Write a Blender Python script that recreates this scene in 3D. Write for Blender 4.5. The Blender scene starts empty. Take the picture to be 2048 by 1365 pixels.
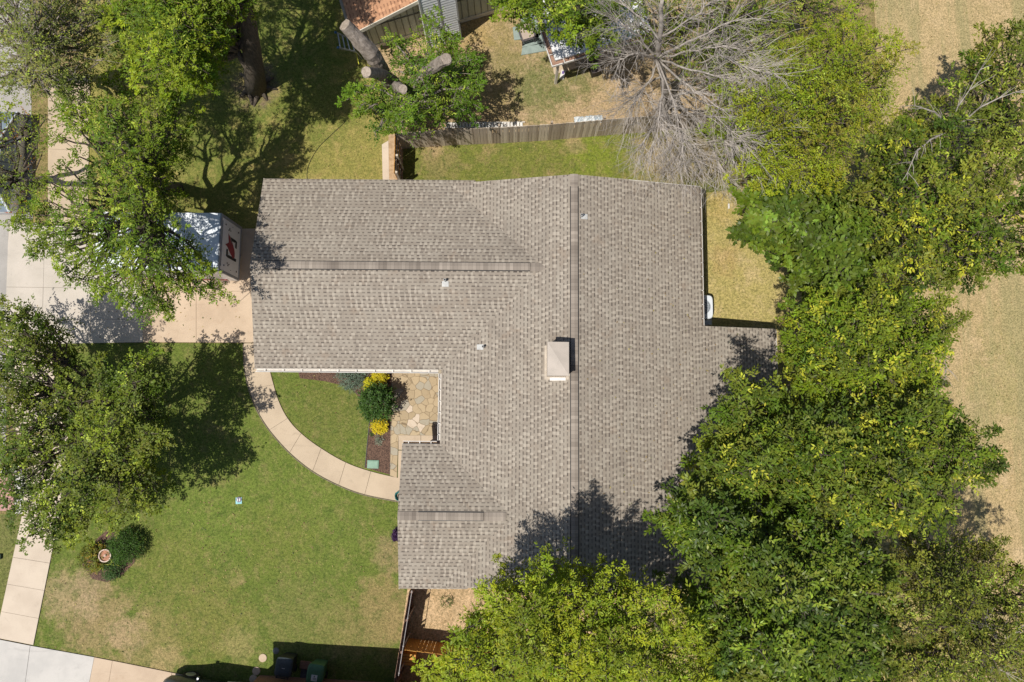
import bpy, math, random
import numpy as np
from mathutils import Vector, noise as mnoise

# ------------------------------------------------------------------ camera, sky, sun
sc = bpy.context.scene
PXF = 1400.0                       # focal length in photo pixels
TH = math.atan(148 / 1400.0)       # camera is pitched this much away from straight down
CAMH = 30.5                        # flying height
camd = bpy.data.cameras.new('camera')
camd.sensor_width = 36.0
camd.lens = PXF * 36.0 / 2048.0
camd.clip_end = 1000.0
cam = bpy.data.objects.new('camera', camd)
sc.collection.objects.link(cam)
cam.location = (0, 0, CAMH)
cam.rotation_euler = (TH, 0, 0)
sc.camera = cam

SUNV = Vector((-0.36, -0.285, 1.0)).normalized()      # towards the sun
w = bpy.data.worlds.new('World')
sc.world = w
w.use_nodes = True
wn = w.node_tree
sky = wn.nodes.new('ShaderNodeTexSky')
sky.sky_type = 'NISHITA'
sky.sun_disc = False
sky.sun_elevation = math.asin(SUNV.z)
sky.sun_rotation = math.atan2(SUNV.x, SUNV.y)
bgn = wn.nodes['Background']
bgn.inputs['Strength'].default_value = 0.078
wn.links.new(sky.outputs[0], bgn.inputs['Color'])
sd = bpy.data.lights.new('sun', 'SUN')
sd.energy = 4.7
sd.angle = math.radians(0.5)
sd.color = (1.0, 0.95, 0.87)
sun = bpy.data.objects.new('sun', sd)
sc.collection.objects.link(sun)
sun.rotation_euler = SUNV.to_track_quat('Z', 'Y').to_euler()
sun.location = (0, 0, 60)
sc.view_settings.view_transform = 'Standard'
sc.view_settings.look = 'None'
sc.view_settings.exposure = 0.0
sc.view_settings.gamma = 1.0

# ------------------------------------------------------------------ helpers
rnd = random.Random(7)
C_, S_ = math.cos(TH), math.sin(TH)
HR = math.radians(0.46)            # the house stands turned by this much


def at(px, py, z=0.0):
    """photo pixel -> point at height z"""
    u = (px - 1024) / PXF
    v = (682.5 - py) / PXF
    dx, dy, dz = u, v * C_ + S_, v * S_ - C_
    t = (z - CAMH) / dz
    return (dx * t, dy * t, z)


def hat(px, py, z=0.0):
    """the same in the house's own frame"""
    x, y, _ = at(px, py, z)
    return (x * math.cos(HR) - y * math.sin(HR), x * math.sin(HR) + y * math.cos(HR), z)


class MB:
    def __init__(self):
        self.v = []; self.f = []; self.m = []; self.g = []

    def each(self, name, mats, parent=None, **k):
        """every piece added becomes an object of its own"""
        for (n, vs, fs, mi) in self.g:
            q = MB(); q.add(vs, fs, mi); q.build(name, mats, parent, **k)

    def add(self, vs, fs, mi=0):
        n = len(self.v)
        self.g.append((n, list(vs), list(fs), mi))
        self.v += [tuple(p) for p in vs]
        self.f += [tuple(i + n for i in f) for f in fs]
        self.m += [mi] * len(fs)
        return self

    def box(self, x0, x1, y0, y1, z0, z1, rz=0.0, c=None, mi=0):
        vs = [(x, y, z) for z in (z0, z1) for (x, y) in ((x0, y0), (x1, y0), (x1, y1), (x0, y1))]
        if rz:
            cx, cy = c if c else ((x0 + x1) / 2, (y0 + y1) / 2)
            a, b = math.cos(rz), math.sin(rz)
            vs = [(cx + (x - cx) * a - (y - cy) * b, cy + (x - cx) * b + (y - cy) * a, z) for x, y, z in vs]
        return self.add(vs, [(0, 3, 2, 1), (4, 5, 6, 7), (0, 1, 5, 4), (1, 2, 6, 5), (2, 3, 7, 6), (3, 0, 4, 7)], mi)

    def beam(self, a, b, w_, h_, up=(0, 0, 1), mi=0):
        a = Vector(a); b = Vector(b); d = (b - a).normalized()
        s = d.cross(Vector(up))
        if s.length < 1e-4: s = Vector((1, 0, 0))
        s.normalize(); t = s.cross(d)
        vs = [p + s * sx * w_ / 2 + t * sy * h_ / 2 for p in (a, b) for sx, sy in ((-1, -1), (1, -1), (1, 1), (-1, 1))]
        return self.add(vs, [(0, 3, 2, 1), (4, 5, 6, 7), (0, 1, 5, 4), (1, 2, 6, 5), (2, 3, 7, 6), (3, 0, 4, 7)], mi)

    def prism(self, poly, z0, z1, mi=0):
        if sum(poly[i - 1][0] * poly[i][1] - poly[i][0] * poly[i - 1][1] for i in range(len(poly))) < 0:
            poly = poly[::-1]
        n = len(poly)
        vs = [(p[0], p[1], z0) for p in poly] + [(p[0], p[1], z1) for p in poly]
        fs = [tuple(range(n))[::-1], tuple(range(n, 2 * n))] + [(i, (i + 1) % n, n + (i + 1) % n, n + i) for i in range(n)]
        return self.add(vs, fs, mi)

    def slab(self, poly, zf, th, mi=0):
        if sum(poly[i - 1][0] * poly[i][1] - poly[i][0] * poly[i - 1][1] for i in range(len(poly))) < 0:
            poly = poly[::-1]
        n = len(poly)
        vs = [(x, y, zf(x, y) - th) for x, y in poly] + [(x, y, zf(x, y)) for x, y in poly]
        fs = [tuple(range(n))[::-1], tuple(range(n, 2 * n))] + [(i, (i + 1) % n, n + (i + 1) % n, n + i) for i in range(n)]
        return self.add(vs, fs, mi)

    def tube(self, pts, rads, n=6, cap=True, mi=0):
        pts = [Vector(p) for p in pts]
        if not isinstance(rads, (list, tuple)): rads = [rads] * len(pts)
        base = len(self.v); up = Vector((0.13, 0.21, 0.97)).normalized()
        for i, p in enumerate(pts):
            d = (pts[min(i + 1, len(pts) - 1)] - pts[max(i - 1, 0)])
            if d.length < 1e-6: d = Vector((0, 0, 1))
            d.normalize()
            s = d.cross(up)
            if s.length < 0.05: s = d.cross(Vector((1, 0, 0)))
            s.normalize(); t = d.cross(s)
            for k in range(n):
                a = 2 * math.pi * k / n
                self.v.append(tuple(p + (s * math.cos(a) + t * math.sin(a)) * rads[i]))
        for i in range(len(pts) - 1):
            for k in range(n):
                a = base + i * n + k; b = base + i * n + (k + 1) % n
                self.f.append((a, b, b + n, a + n)); self.m.append(mi)
        if cap:
            self.f.append(tuple(base + k for k in range(n))[::-1]); self.m.append(mi)
            e = base + (len(pts) - 1) * n
            self.f.append(tuple(e + k for k in range(n))); self.m.append(mi)
        return self

    def lathe(self, prof, cx, cy, n=24, mi=0):
        base = len(self.v)
        for r, z in prof:
            for k in range(n):
                a = 2 * math.pi * k / n
                self.v.append((cx + r * math.cos(a), cy + r * math.sin(a), z))
        for i in range(len(prof) - 1):
            for k in range(n):
                a = base + i * n + k; b = base + i * n + (k + 1) % n
                self.f.append((a, b, b + n, a + n)); self.m.append(mi)
        self.f.append(tuple(base + k for k in range(n))[::-1]); self.m.append(mi)
        e = base + (len(prof) - 1) * n
        self.f.append(tuple(e + k for k in range(n))); self.m.append(mi)
        return self

    def build(self, name, mats, parent=None, smooth=False, bevel=0.0, kind=None, label=None):
        me = bpy.data.meshes.new(name)
        me.from_pydata(self.v, [], self.f)
        if not isinstance(mats, (list, tuple)): mats = [mats]
        for m in mats: me.materials.append(m)
        if len(mats) > 1: me.polygons.foreach_set('material_index', self.m)
        if smooth: me.polygons.foreach_set('use_smooth', [True] * len(me.polygons))
        me.update()
        o = bpy.data.objects.new(name, me)
        sc.collection.objects.link(o)
        if parent: o.parent = parent
        if bevel:
            b = o.modifiers.new('bevel', 'BEVEL'); b.width = bevel; b.segments = 2; b.limit_method = 'ANGLE'
        if kind: o['kind'] = kind
        if label: o['label'] = label
        return o


def root(name, label, cat, loc=(0, 0, 0), rz=0.0, group=None):
    o = bpy.data.objects.new(name, None)
    o.empty_display_size = 0.3
    sc.collection.objects.link(o)
    o.location = loc; o.rotation_euler = (0, 0, rz)
    o['label'] = label; o['category'] = cat
    if group: o['group'] = group
    return o


def tag(o, label, cat, group=None):
    o['label'] = label; o['category'] = cat
    if group: o['group'] = group
    return o


# ------------------------------------------------------------------ materials
class NT:
    def __init__(self, name):
        self.m = bpy.data.materials.new(name); self.m.use_nodes = True
        self.t = self.m.node_tree; self.n = self.t.nodes; self.l = self.t.links
        self.b = self.n['Principled BSDF']
        self.tc = self.n.new('ShaderNodeTexCoord')
        self.co = self.tc.outputs['Object']

    def lk(self, a, sock):
        if isinstance(a, (int, float)): sock.default_value = a
        elif isinstance(a, (tuple, list)): sock.default_value = (*a, 1.0) if len(a) == 3 and sock.type == 'RGBA' else a
        else: self.l.new(a, sock)

    def math(self, op, a, b=0.0, c=None, clamp=False):
        n = self.n.new('ShaderNodeMath'); n.operation = op; n.use_clamp = clamp
        self.lk(a, n.inputs[0]); self.lk(b, n.inputs[1])
        if c is not None: self.lk(c, n.inputs[2])
        return n.outputs[0]

    def mix(self, f, a, b, mode='MIX'):
        n = self.n.new('ShaderNodeMix'); n.data_type = 'RGBA'; n.blend_type = mode
        self.lk(f, n.inputs['Factor']); self.lk(a, n.inputs[6]); self.lk(b, n.inputs[7])
        return n.outputs[2]

    def noise(self, scale, detail=3, rough=0.6, vec=None, dist=0.0):
        n = self.n.new('ShaderNodeTexNoise')
        n.inputs['Scale'].default_value = scale; n.inputs['Detail'].default_value = detail
        n.inputs['Roughness'].default_value = rough; n.inputs['Distortion'].default_value = dist
        self.l.new(vec or self.co, n.inputs['Vector'])
        return n.outputs['Fac']

    def ramp(self, f, lo, hi):
        n = self.n.new('ShaderNodeMapRange'); n.clamp = True
        n.interpolation_type = 'SMOOTHSTEP'
        self.lk(f, n.inputs['Value']); n.inputs['From Min'].default_value = lo; n.inputs['From Max'].default_value = hi
        return n.outputs['Result']

    def mapping(self, scale=(1, 1, 1), rot=0.0):
        n = self.n.new('ShaderNodeMapping'); n.inputs['Scale'].default_value = scale
        n.inputs['Rotation'].default_value = (0, 0, rot)
        self.l.new(self.co, n.inputs['Vector']); return n.outputs[0]

    def white(self, vec):
        n = self.n.new('ShaderNodeTexWhiteNoise'); n.noise_dimensions = '2D'
        self.l.new(vec, n.inputs['Vector']); return n.outputs['Value']

    def comb(self, x, y):
        n = self.n.new('ShaderNodeCombineXYZ'); self.lk(x, n.inputs[0]); self.lk(y, n.inputs[1]); return n.outputs[0]

    def bump(self, h, strength=0.3, dist=0.02):
        n = self.n.new('ShaderNodeBump'); n.inputs['Strength'].default_value = strength
        n.inputs['Distance'].default_value = dist
        self.lk(h, n.inputs['Height']); self.l.new(n.outputs[0], self.b.inputs['Normal'])

    def done(self, col, rough=0.8, metal=0.0, spec=0.5):
        self.lk(col, self.b.inputs['Base Color']); self.lk(rough, self.b.inputs['Roughness'])
        self.b.inputs['Metallic'].default_value = metal
        self.b.inputs['Specular IOR Level'].default_value = spec
        return self.m


def mat(name, c1, c2=None, scale=6.0, rough=0.8, bump=0.0, bscale=60, metal=0.0, stretch=None, spec=0.4, contrast=(0.35, 0.65)):
    t = NT(name)
    vec = t.mapping(stretch) if stretch else None
    if c2 is None: c2 = tuple(x * 0.8 for x in c1)
    f = t.ramp(t.noise(scale, 4, 0.65, vec), *contrast)
    col = t.mix(f, c1, c2)
    fine = t.noise(bscale, 2, 0.6, vec)
    col = t.mix(0.35, col, t.mix(fine, (0.35, 0.35, 0.35), (1.0, 1.0, 1.0)), 'SOFT_LIGHT')
    if bump: t.bump(fine, bump, 0.01)
    return t.done(col, rough, metal, spec)


def grass(name, base, tan, dark, patches=(), tanamt=0.5, seed=0.0, fine=9.0, stripes=None):
    """patches: (x, y, radius, colour, strength) in metres, a spot blended towards that colour"""
    t = NT(name)
    m = t.mapping((1, 1, 1)); m.node.inputs['Location'].default_value = (seed, seed * 0.7, 0)
    col = t.mix(t.ramp(t.noise(0.9, 5, 0.65, m, 0.4), 0.66 - 0.35 * tanamt, 0.86 - 0.35 * tanamt), base, tan)
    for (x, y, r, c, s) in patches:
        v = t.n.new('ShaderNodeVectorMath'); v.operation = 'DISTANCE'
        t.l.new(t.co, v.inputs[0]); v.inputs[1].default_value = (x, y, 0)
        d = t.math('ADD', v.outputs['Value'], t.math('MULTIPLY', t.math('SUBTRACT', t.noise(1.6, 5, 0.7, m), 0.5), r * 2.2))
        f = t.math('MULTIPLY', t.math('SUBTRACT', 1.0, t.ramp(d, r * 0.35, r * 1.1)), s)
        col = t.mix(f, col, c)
    col = t.mix(t.math('MULTIPLY', t.ramp(t.noise(2.1, 6, 0.75, m, 0.7), 0.46, 0.66), 0.6), col, dark)
    col = t.mix(t.math('MULTIPLY', t.ramp(t.noise(1.7, 6, 0.8, t.mapping((1.15, 0.9, 1), 0.8)), 0.47, 0.68), 0.3 + 0.55 * tanamt), col, tan)
    col = t.mix(t.math('MULTIPLY', t.ramp(t.noise(5.5, 5, 0.8, m), 0.54, 0.72), 0.6), col, tan)
    if stripes:
        col = t.mix(t.math('MULTIPLY', t.ramp(t.noise(0.55, 5, 0.7, t.mapping((1.6, 0.12, 1), -0.1), 0.3), 0.45, 0.6), 0.75), col, stripes)
        col = t.mix(t.math('MULTIPLY', t.ramp(t.noise(3.0, 6, 0.8, t.mapping((1, 0.5, 1))), 0.55, 0.7), 0.5), col, tuple(x * 0.72 for x in base))
    f1 = t.noise(fine, 5, 0.85, m)
    st = t.noise(26.0, 2, 0.7, m)
    f2 = t.math('ADD', t.math('MULTIPLY', f1, 0.6), t.math('MULTIPLY', st, 0.4))
    g = t.ramp(f2, 0.36, 0.64)
    col = t.mix(1.0, col, t.mix(g, (0.5, 0.53, 0.48), (1.55, 1.5, 1.5)), 'MULTIPLY')
    t.bump(f2, 0.6, 0.04)
    return t.done(col, 0.9, 0, 0.15)


def concrete(name, c1, c2, stain=None):
    t = NT(name)
    col = t.mix(t.ramp(t.noise(0.8, 5, 0.6), 0.35, 0.7), c1, c2)
    col = t.mix(t.math('MULTIPLY', t.ramp(t.noise(2.3, 6, 0.7, None, 0.6), 0.56, 0.75), 0.4), col, stain or tuple(x * 0.7 for x in c2))
    f = t.noise(45, 3, 0.7)
    col = t.mix(1.0, col, t.mix(f, (0.85, 0.85, 0.85), (1.15, 1.15, 1.15)), 'MULTIPLY')
    col = t.mix(t.math('MULTIPLY', t.ramp(t.noise(22, 2, 0.5), 0.68, 0.76), 0.25), col, tuple(x * 0.6 for x in c2))
    col = t.mix(t.math('MULTIPLY', t.ramp(t.noise(1.1, 6, 0.8, t.mapping((0.3, 1.6, 1)), 1.0), 0.55, 0.7), 0.3), col, tuple(x * 0.68 for x in c2))
    t.bump(f, 0.15, 0.005)
    return t.done(col, 0.85, 0, 0.25)


def shingle(name, axis, sign, light, mid, dark, row=0.1385, tab=0.215):
    """laminated shingles; axis = the axis courses climb along, sign = the way up"""
    t = NT(name)
    sep = t.n.new('ShaderNodeSeparateXYZ'); t.l.new(t.co, sep.inputs[0])
    X, Y = sep.outputs[0], sep.outputs[1]
    vv, uu = (X, Y) if axis == 'x' else (Y, X)
    v = t.math('MULTIPLY', t.math('ADD', vv, 50.0 * sign), sign / row)
    r = t.math('FLOOR', v); fv = t.math('FRACT', v)
    rr = t.white(t.comb(r, 3.0))
    wob = 0.0
    u = t.math('ADD', t.math('DIVIDE', t.math('ADD', uu, t.math('MULTIPLY', wob, 0.15)), tab), t.math('MULTIPLY', rr, 9.7))
    c = t.math('FLOOR', u); fu = t.math('FRACT', u)
    h1 = t.white(t.comb(c, r)); h2 = t.white(t.comb(t.math('ADD', c, 41.0), r))
    h3 = t.white(t.comb(t.math('FLOOR', t.math('DIVIDE', u, 3.0)), t.math('ADD', r, 17.0)))
    wdt = t.math('ADD', 0.36, t.math('MULTIPLY', h1, 0.36))
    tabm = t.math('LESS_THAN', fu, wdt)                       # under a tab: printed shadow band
    col = t.mix(t.math('MULTIPLY', h3, 0.7), light, mid)
    col = t.mix(t.math('MULTIPLY', t.ramp(t.noise(0.7, 4, 0.6), 0.4, 0.7), 0.35), col, mid)
    # pale tabs
    lt = t.math('MULTIPLY', t.math('SUBTRACT', 1.0, tabm), t.math('GREATER_THAN', fv, 0.33))
    lt = t.math('MULTIPLY', lt, t.math('GREATER_THAN', h2, 0.6))
    col = t.mix(t.math('MULTIPLY', lt, 0.75), col, tuple(min(1, x * 1.22) for x in light))
    # darker blend granules on some tabs
    dk = t.math('MULTIPLY', t.math('MULTIPLY', tabm, t.math('GREATER_THAN', fv, 0.3)), t.math('GREATER_THAN', h2, 0.55))
    col = t.mix(t.math('MULTIPLY', dk, 0.55), col, mid)
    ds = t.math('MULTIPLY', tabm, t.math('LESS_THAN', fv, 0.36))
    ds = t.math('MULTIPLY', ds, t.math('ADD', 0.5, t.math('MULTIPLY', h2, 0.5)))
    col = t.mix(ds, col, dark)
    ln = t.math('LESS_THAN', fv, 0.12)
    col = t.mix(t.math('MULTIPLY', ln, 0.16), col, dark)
    g = t.noise(90, 2, 0.7)
    col = t.mix(1.0, col, t.mix(g, (0.82, 0.82, 0.82), (1.2, 1.2, 1.2)), 'MULTIPLY')
    col = t.mix(t.math('MULTIPLY', t.ramp(t.noise(0.45, 5, 0.7, None, 0.8), 0.5, 0.75), 0.25), col, dark)
    sm = t.mapping((0.25, 2.6, 1) if axis == 'x' else (2.6, 0.25, 1))
    col = t.mix(t.math('MULTIPLY', t.ramp(t.noise(1.0, 5, 0.75, sm), 0.52, 0.72), 0.28), col, dark)
    col = t.mix(t.math('MULTIPLY', t.ramp(t.noise(1.4, 4, 0.7), 0.58, 0.7), 0.25), col, tuple(x * y for x, y in zip(mid, (1.15, 0.98, 0.85))))
    hh = t.math('ADD', t.math('MULTIPLY', lt, 0.6), t.math('MULTIPLY', t.math('SUBTRACT', 1.0, fv), 0.6))
    t.bump(hh, 0.12, 0.008)
    return t.done(col, 0.9, 0, 0.2)


def boards(name, c1, c2, pitch=0.14, axis=0, rough=0.85):
    """weathered timber; each board its own tone along the object's x (or y) axis"""
    t = NT(name)
    sep = t.n.new('ShaderNodeSeparateXYZ'); t.l.new(t.co, sep.inputs[0])
    a = t.math('FLOOR', t.math('DIVIDE', sep.outputs[axis], pitch))
    h = t.white(t.comb(a, 5.0))
    col = t.mix(h, c1, c2)
    st = t.noise(9, 4, 0.7, t.mapping((4, 4, 0.5)))
    col = t.mix(1.0, col, t.mix(st, (0.6, 0.6, 0.6), (1.35, 1.35, 1.35)), 'MULTIPLY')
    t.bump(st, 0.3, 0.01)
    return t.done(col, rough, 0, 0.2)


def flagstone(name):
    t = NT(name)
    v = t.n.new('ShaderNodeTexVoronoi'); v.feature = 'DISTANCE_TO_EDGE'; v.inputs['Scale'].default_value = 3.2
    v.inputs['Randomness'].default_value = 0.85
    v2 = t.n.new('ShaderNodeTexVoronoi'); v2.inputs['Scale'].default_value = 3.2; v2.inputs['Randomness'].default_value = 0.85
    n = t.n.new('ShaderNodeTexNoise'); n.inputs['Scale'].default_value = 1.5; t.l.new(t.co, n.inputs['Vector'])
    mx = t.mix(0.3, t.co, n.outputs['Color'], 'ADD')
    for q in (v, v2): t.l.new(mx, q.inputs['Vector'])
    sp = t.n.new('ShaderNodeSeparateColor'); t.l.new(v2.outputs['Color'], sp.inputs[0])
    col = t.mix(sp.outputs[0], (0.46, 0.36, 0.225), (0.37, 0.285, 0.175))
    col = t.mix(t.math('GREATER_THAN', sp.outputs[1], 0.72), col, (0.37, 0.33, 0.25))
    col = t.mix(t.math('GREATER_THAN', sp.outputs[2], 0.93), col, (0.58, 0.48, 0.37))
    col = t.mix(t.math('MULTIPLY', t.ramp(t.noise(7, 5, 0.7), 0.5, 0.8), 0.5), col, (0.25, 0.17, 0.09))
    e = t.ramp(v.outputs['Distance'], 0.0, 0.05)
    col = t.mix(e, (0.2, 0.145, 0.085), col)
    t.bump(e, 0.4, 0.01)
    return t.done(col, 0.8, 0, 0.3)


def leafmat(name, gloss=0.42, trans=0.42):
    t = NT(name)
    a = t.n.new('ShaderNodeAttribute'); a.attribute_name = 'tone'
    t.lk(a.outputs['Color'], t.b.inputs['Base Color'])
    t.b.inputs['Roughness'].default_value = gloss
    t.b.inputs['Specular IOR Level'].default_value = 0.2
    tr = t.n.new('ShaderNodeBsdfTranslucent')
    t.l.new(t.mix(0.35, a.outputs['Color'], (1.0, 1.0, 0.12), 'OVERLAY'), tr.inputs['Color'])
    ms = t.n.new('ShaderNodeMixShader'); ms.inputs[0].default_value = trans
    t.l.new(t.b.outputs[0], ms.inputs[1]); t.l.new(tr.outputs[0], ms.inputs[2])
    t.l.new(ms.outputs[0], t.n['Material Output'].inputs['Surface'])
    return t.m


M = {}
RL, RM, RD = (0.342, 0.302, 0.249), (0.258, 0.217, 0.176), (0.108, 0.091, 0.078)
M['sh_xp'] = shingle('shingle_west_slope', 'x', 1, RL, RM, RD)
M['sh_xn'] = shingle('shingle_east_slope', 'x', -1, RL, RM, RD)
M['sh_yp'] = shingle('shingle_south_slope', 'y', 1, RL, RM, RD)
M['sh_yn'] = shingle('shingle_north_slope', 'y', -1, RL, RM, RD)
M['cap'] = None
M['leaf'] = leafmat('leaf', 0.5, 0.22)
M['leaf_gloss'] = leafmat('leaf_waxy', 0.42, 0.16)
M['bark'] = mat('bark', (0.12, 0.095, 0.07), (0.06, 0.048, 0.038), 8, 0.95, 0.8, 30, stretch=(3, 3, 0.6))
M['bark_grey'] = mat('bark_grey', (0.3, 0.255, 0.215), (0.17, 0.14, 0.115), 7, 0.95, 0.9, 26)
M['dead'] = mat('dead_wood', (0.43, 0.385, 0.34), (0.28, 0.245, 0.215), 5, 0.9, 0.4, 40)
M['cut'] = mat('cut_wood', (0.40, 0.33, 0.27), (0.27, 0.22, 0.17), 14, 0.9, 0.3, 60)
M['conc'] = concrete('driveway_concrete', (0.56, 0.50, 0.43), (0.49, 0.44, 0.375))
M['conc_warm'] = concrete('warm_concrete', (0.56, 0.435, 0.315), (0.48, 0.365, 0.26), (0.38, 0.25, 0.15))
M['conc_walk'] = concrete('walk_concrete', (0.53, 0.425, 0.305), (0.46, 0.365, 0.26))
M['conc_side'] = concrete('sidewalk_concrete', (0.60, 0.505, 0.40), (0.53, 0.44, 0.345))
M['conc_pale'] = concrete('pale_concrete', (0.56, 0.53, 0.49), (0.47, 0.45, 0.42))
M['road'] = concrete('street_concrete', (0.40, 0.375, 0.345), (0.33, 0.31, 0.285))
M['joint'] = mat('joint_soil', (0.24, 0.19, 0.14), (0.15, 0.12, 0.09), 10)
M['flag'] = flagstone('flagstone')
M['mulch'] = mat('mulch', (0.16, 0.095, 0.065), (0.05, 0.03, 0.022), 26, 0.95, 0.9, 60, contrast=(0.4, 0.6))
M['soil'] = mat('bare_soil', (0.47, 0.33, 0.2), (0.33, 0.22, 0.125), 5, 0.95, 0.7, 50)
M['white'] = mat('white_paint', (0.70, 0.67, 0.62), (0.58, 0.55, 0.51), 3, 0.45)
M['fascia'] = mat('fascia_paint', (0.60, 0.55, 0.49), (0.5, 0.46, 0.41), 3, 0.6)
M['gutter_shade'] = mat('gutter_inner_shade', (0.2, 0.14, 0.09), (0.12, 0.08, 0.055), 12)  # brownish shade inside the open gutters, put into the floor colour
M['brick'] = mat('house_brick', (0.33, 0.17, 0.11), (0.24, 0.12, 0.08), 9, 0.9, 0.4, 30)
M['siding'] = boards('sage_siding', (0.55, 0.55, 0.43), (0.48, 0.48, 0.38), 0.3)
M['glass'] = mat('window_glass', (0.03, 0.04, 0.05), (0.02, 0.03, 0.035), 2, 0.08, spec=0.6)
M['wood_old'] = boards('weathered_fence', (0.62, 0.53, 0.42), (0.36, 0.29, 0.22), 0.14)
M['wood_warm'] = boards('stained_cedar', (0.60, 0.31, 0.08), (0.48, 0.23, 0.06), 0.14)
M['wood_brown'] = boards('brown_fence', (0.22, 0.135, 0.1), (0.15, 0.095, 0.07), 0.14, 1)
M['metal'] = mat('galvanised', (0.55, 0.56, 0.58), (0.45, 0.46, 0.48), 5, 0.4, metal=0.6)
M['lead'] = mat('flashing', (0.5, 0.5, 0.48), (0.4, 0.4, 0.39), 6, 0.6)
M['pipe'] = mat('dark_pipe', (0.09, 0.08, 0.085), (0.05, 0.045, 0.05), 9, 0.6)
M['black'] = mat('black_plastic', (0.02, 0.02, 0.022), (0.012, 0.012, 0.013), 6, 0.5)
M['rubber'] = mat('rubber', (0.025, 0.025, 0.025), None, 9, 0.8)
M['gravel_dark'] = mat('shaded_dirt', (0.17, 0.13, 0.095), (0.10, 0.075, 0.055), 6, 0.95, 0.6, 40)


def capmat(name, axis):
    t = NT(name)
    sep = t.n.new('ShaderNodeSeparateXYZ'); t.l.new(t.co, sep.inputs[0])
    u = t.math('DIVIDE', sep.outputs[axis], 0.145)
    r = t.white(t.comb(t.math('FLOOR', u), 2.0)); r2 = t.white(t.comb(t.math('FLOOR', t.math('DIVIDE', u, 3.3)), 8.0))
    col = t.mix(t.math('MULTIPLY', t.math('ADD', r, r2), 0.5), (0.165, 0.138, 0.115), (0.36, 0.31, 0.26))
    col = t.mix(t.math('MULTIPLY', t.math('LESS_THAN', t.math('FRACT', u), 0.12), 0.35), col, RD)
    g = t.noise(90, 2, 0.7)
    col = t.mix(1.0, col, t.mix(g, (0.85, 0.85, 0.85), (1.15, 1.15, 1.15)), 'MULTIPLY')
    return t.done(col, 0.9, 0, 0.2)


M['cap_x'] = capmat('ridge_cap_ew', 0)
M['cap_y'] = capmat('ridge_cap_ns', 1)


# ------------------------------------------------------------------ ground, lawns, paving
def pts(lst, z=0.0):
    return [at(x, y, z)[:2] for x, y in lst]


def sheet(name, poly, z, m, th=0.02):
    return MB().prism(poly, z - th, z).build(name, m, kind='structure')


TAN = (0.30, 0.22, 0.10)
G0 = grass('ground_turf', (0.21, 0.17, 0.07), (0.30, 0.225, 0.11), (0.10, 0.10, 0.035), tanamt=0.6)
MB().prism([(-300, -300), (300, -300), (300, 300), (-300, 300)], -0.6, -0.004).build('ground', G0, kind='structure')


def pw(px, py): return at(px, py)[:2]


front = grass('front_lawn_turf', (0.115, 0.152, 0.029), (0.27, 0.215, 0.095), (0.068, 0.105, 0.021), patches=[
    (*pw(560, 960), 3.6, (0.13, 0.175, 0.032), 0.7), (*pw(420, 1030), 2.6, (0.13, 0.18, 0.033), 0.75),
    (*pw(660, 830), 2.2, (0.135, 0.15, 0.036), 0.7), (*pw(620, 1080), 3.0, (0.13, 0.17, 0.034), 0.55),
    (*pw(560, 1080), 2.0, (0.145, 0.165, 0.035), 0.5), (*pw(350, 1140), 2.2, (0.15, 0.168, 0.038), 0.7),
    (*pw(190, 1240), 1.9, (0.27, 0.205, 0.10), 0.95), (*pw(290, 1290), 2.2, (0.22, 0.19, 0.07), 0.95),
    (*pw(420, 1250), 2.2, (0.17, 0.17, 0.045), 0.8), (*pw(130, 1190), 1.3, (0.33, 0.25, 0.14), 0.8),
    (*pw(770, 1240), 1.8, (0.25, 0.19, 0.085), 0.95), (*pw(700, 1260), 1.8, (0.20, 0.175, 0.065), 0.7),
    (*pw(600, 1240), 2.0, (0.16, 0.165, 0.05), 0.7), (*pw(180, 1170), 0.8, (0.30, 0.225, 0.13), 0.8),
    (*pw(780, 1110), 0.9, (0.27, 0.2, 0.11), 0.7), (*pw(250, 1265), 1.1, (0.36, 0.26, 0.15), 0.75), (*pw(175, 1215), 0.7, (0.38, 0.28, 0.17), 0.6),
    (*pw(760, 1190), 1.0, (0.24, 0.19, 0.08), 0.7), (*pw(330, 1320), 0.9, (0.33, 0.25, 0.12), 0.7), (*pw(480, 1290), 0.9, (0.26, 0.23, 0.09), 0.7),
], tanamt=0.26)
LZ = 0.004
sheet('front_lawn', pts([(100, 686), (490, 687), (500, 740), (885, 740), (905, 900), (830, 960), (830, 1200),
                         (795, 1400), (500, 1400), (60, 1290), (105, 1100), (120, 900)]), LZ, front)
side = grass('side_lawn_turf', (0.24, 0.22, 0.062), (0.34, 0.265, 0.10), (0.15, 0.165, 0.04), patches=[
    (*pw(620, 190), 3.2, (0.13, 0.155, 0.032), 0.9), (*pw(580, 60), 3.5, (0.10, 0.14, 0.025), 0.9),
    (*pw(420, 250), 4.2, (0.10, 0.14, 0.025), 0.85), (*pw(510, 170), 1.3, (0.2, 0.14, 0.1), 0.9),
    (*pw(400, 430), 2.5, (0.12, 0.14, 0.03), 0.8)], tanamt=0.45, seed=4.0)
sheet('side_lawn', pts([(170, -60), (690, -60), (735, 120), (790, 200), (790, 300), (795, 400), (795, 470), (175, 458)]), LZ, side)
back = grass('back_lawn_turf', (0.15, 0.165, 0.035), (0.26, 0.2, 0.09), (0.08, 0.11, 0.025), patches=[
    (*pw(1190, 310), 1.5, (0.16, 0.2, 0.025), 0.9), (*pw(880, 330), 1.0, (0.24, 0.19, 0.085), 0.6),
    (*pw(870, 290), 0.7, (0.36, 0.26, 0.14), 0.9), (*pw(1150, 290), 0.5, (0.34, 0.25, 0.14), 0.7),
    (*pw(1330, 320), 1.6, (0.33, 0.25, 0.14), 0.85), (*pw(1420, 320), 1.4, (0.3, 0.23, 0.12), 0.85)], tanamt=0.4, seed=9.0)
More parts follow.
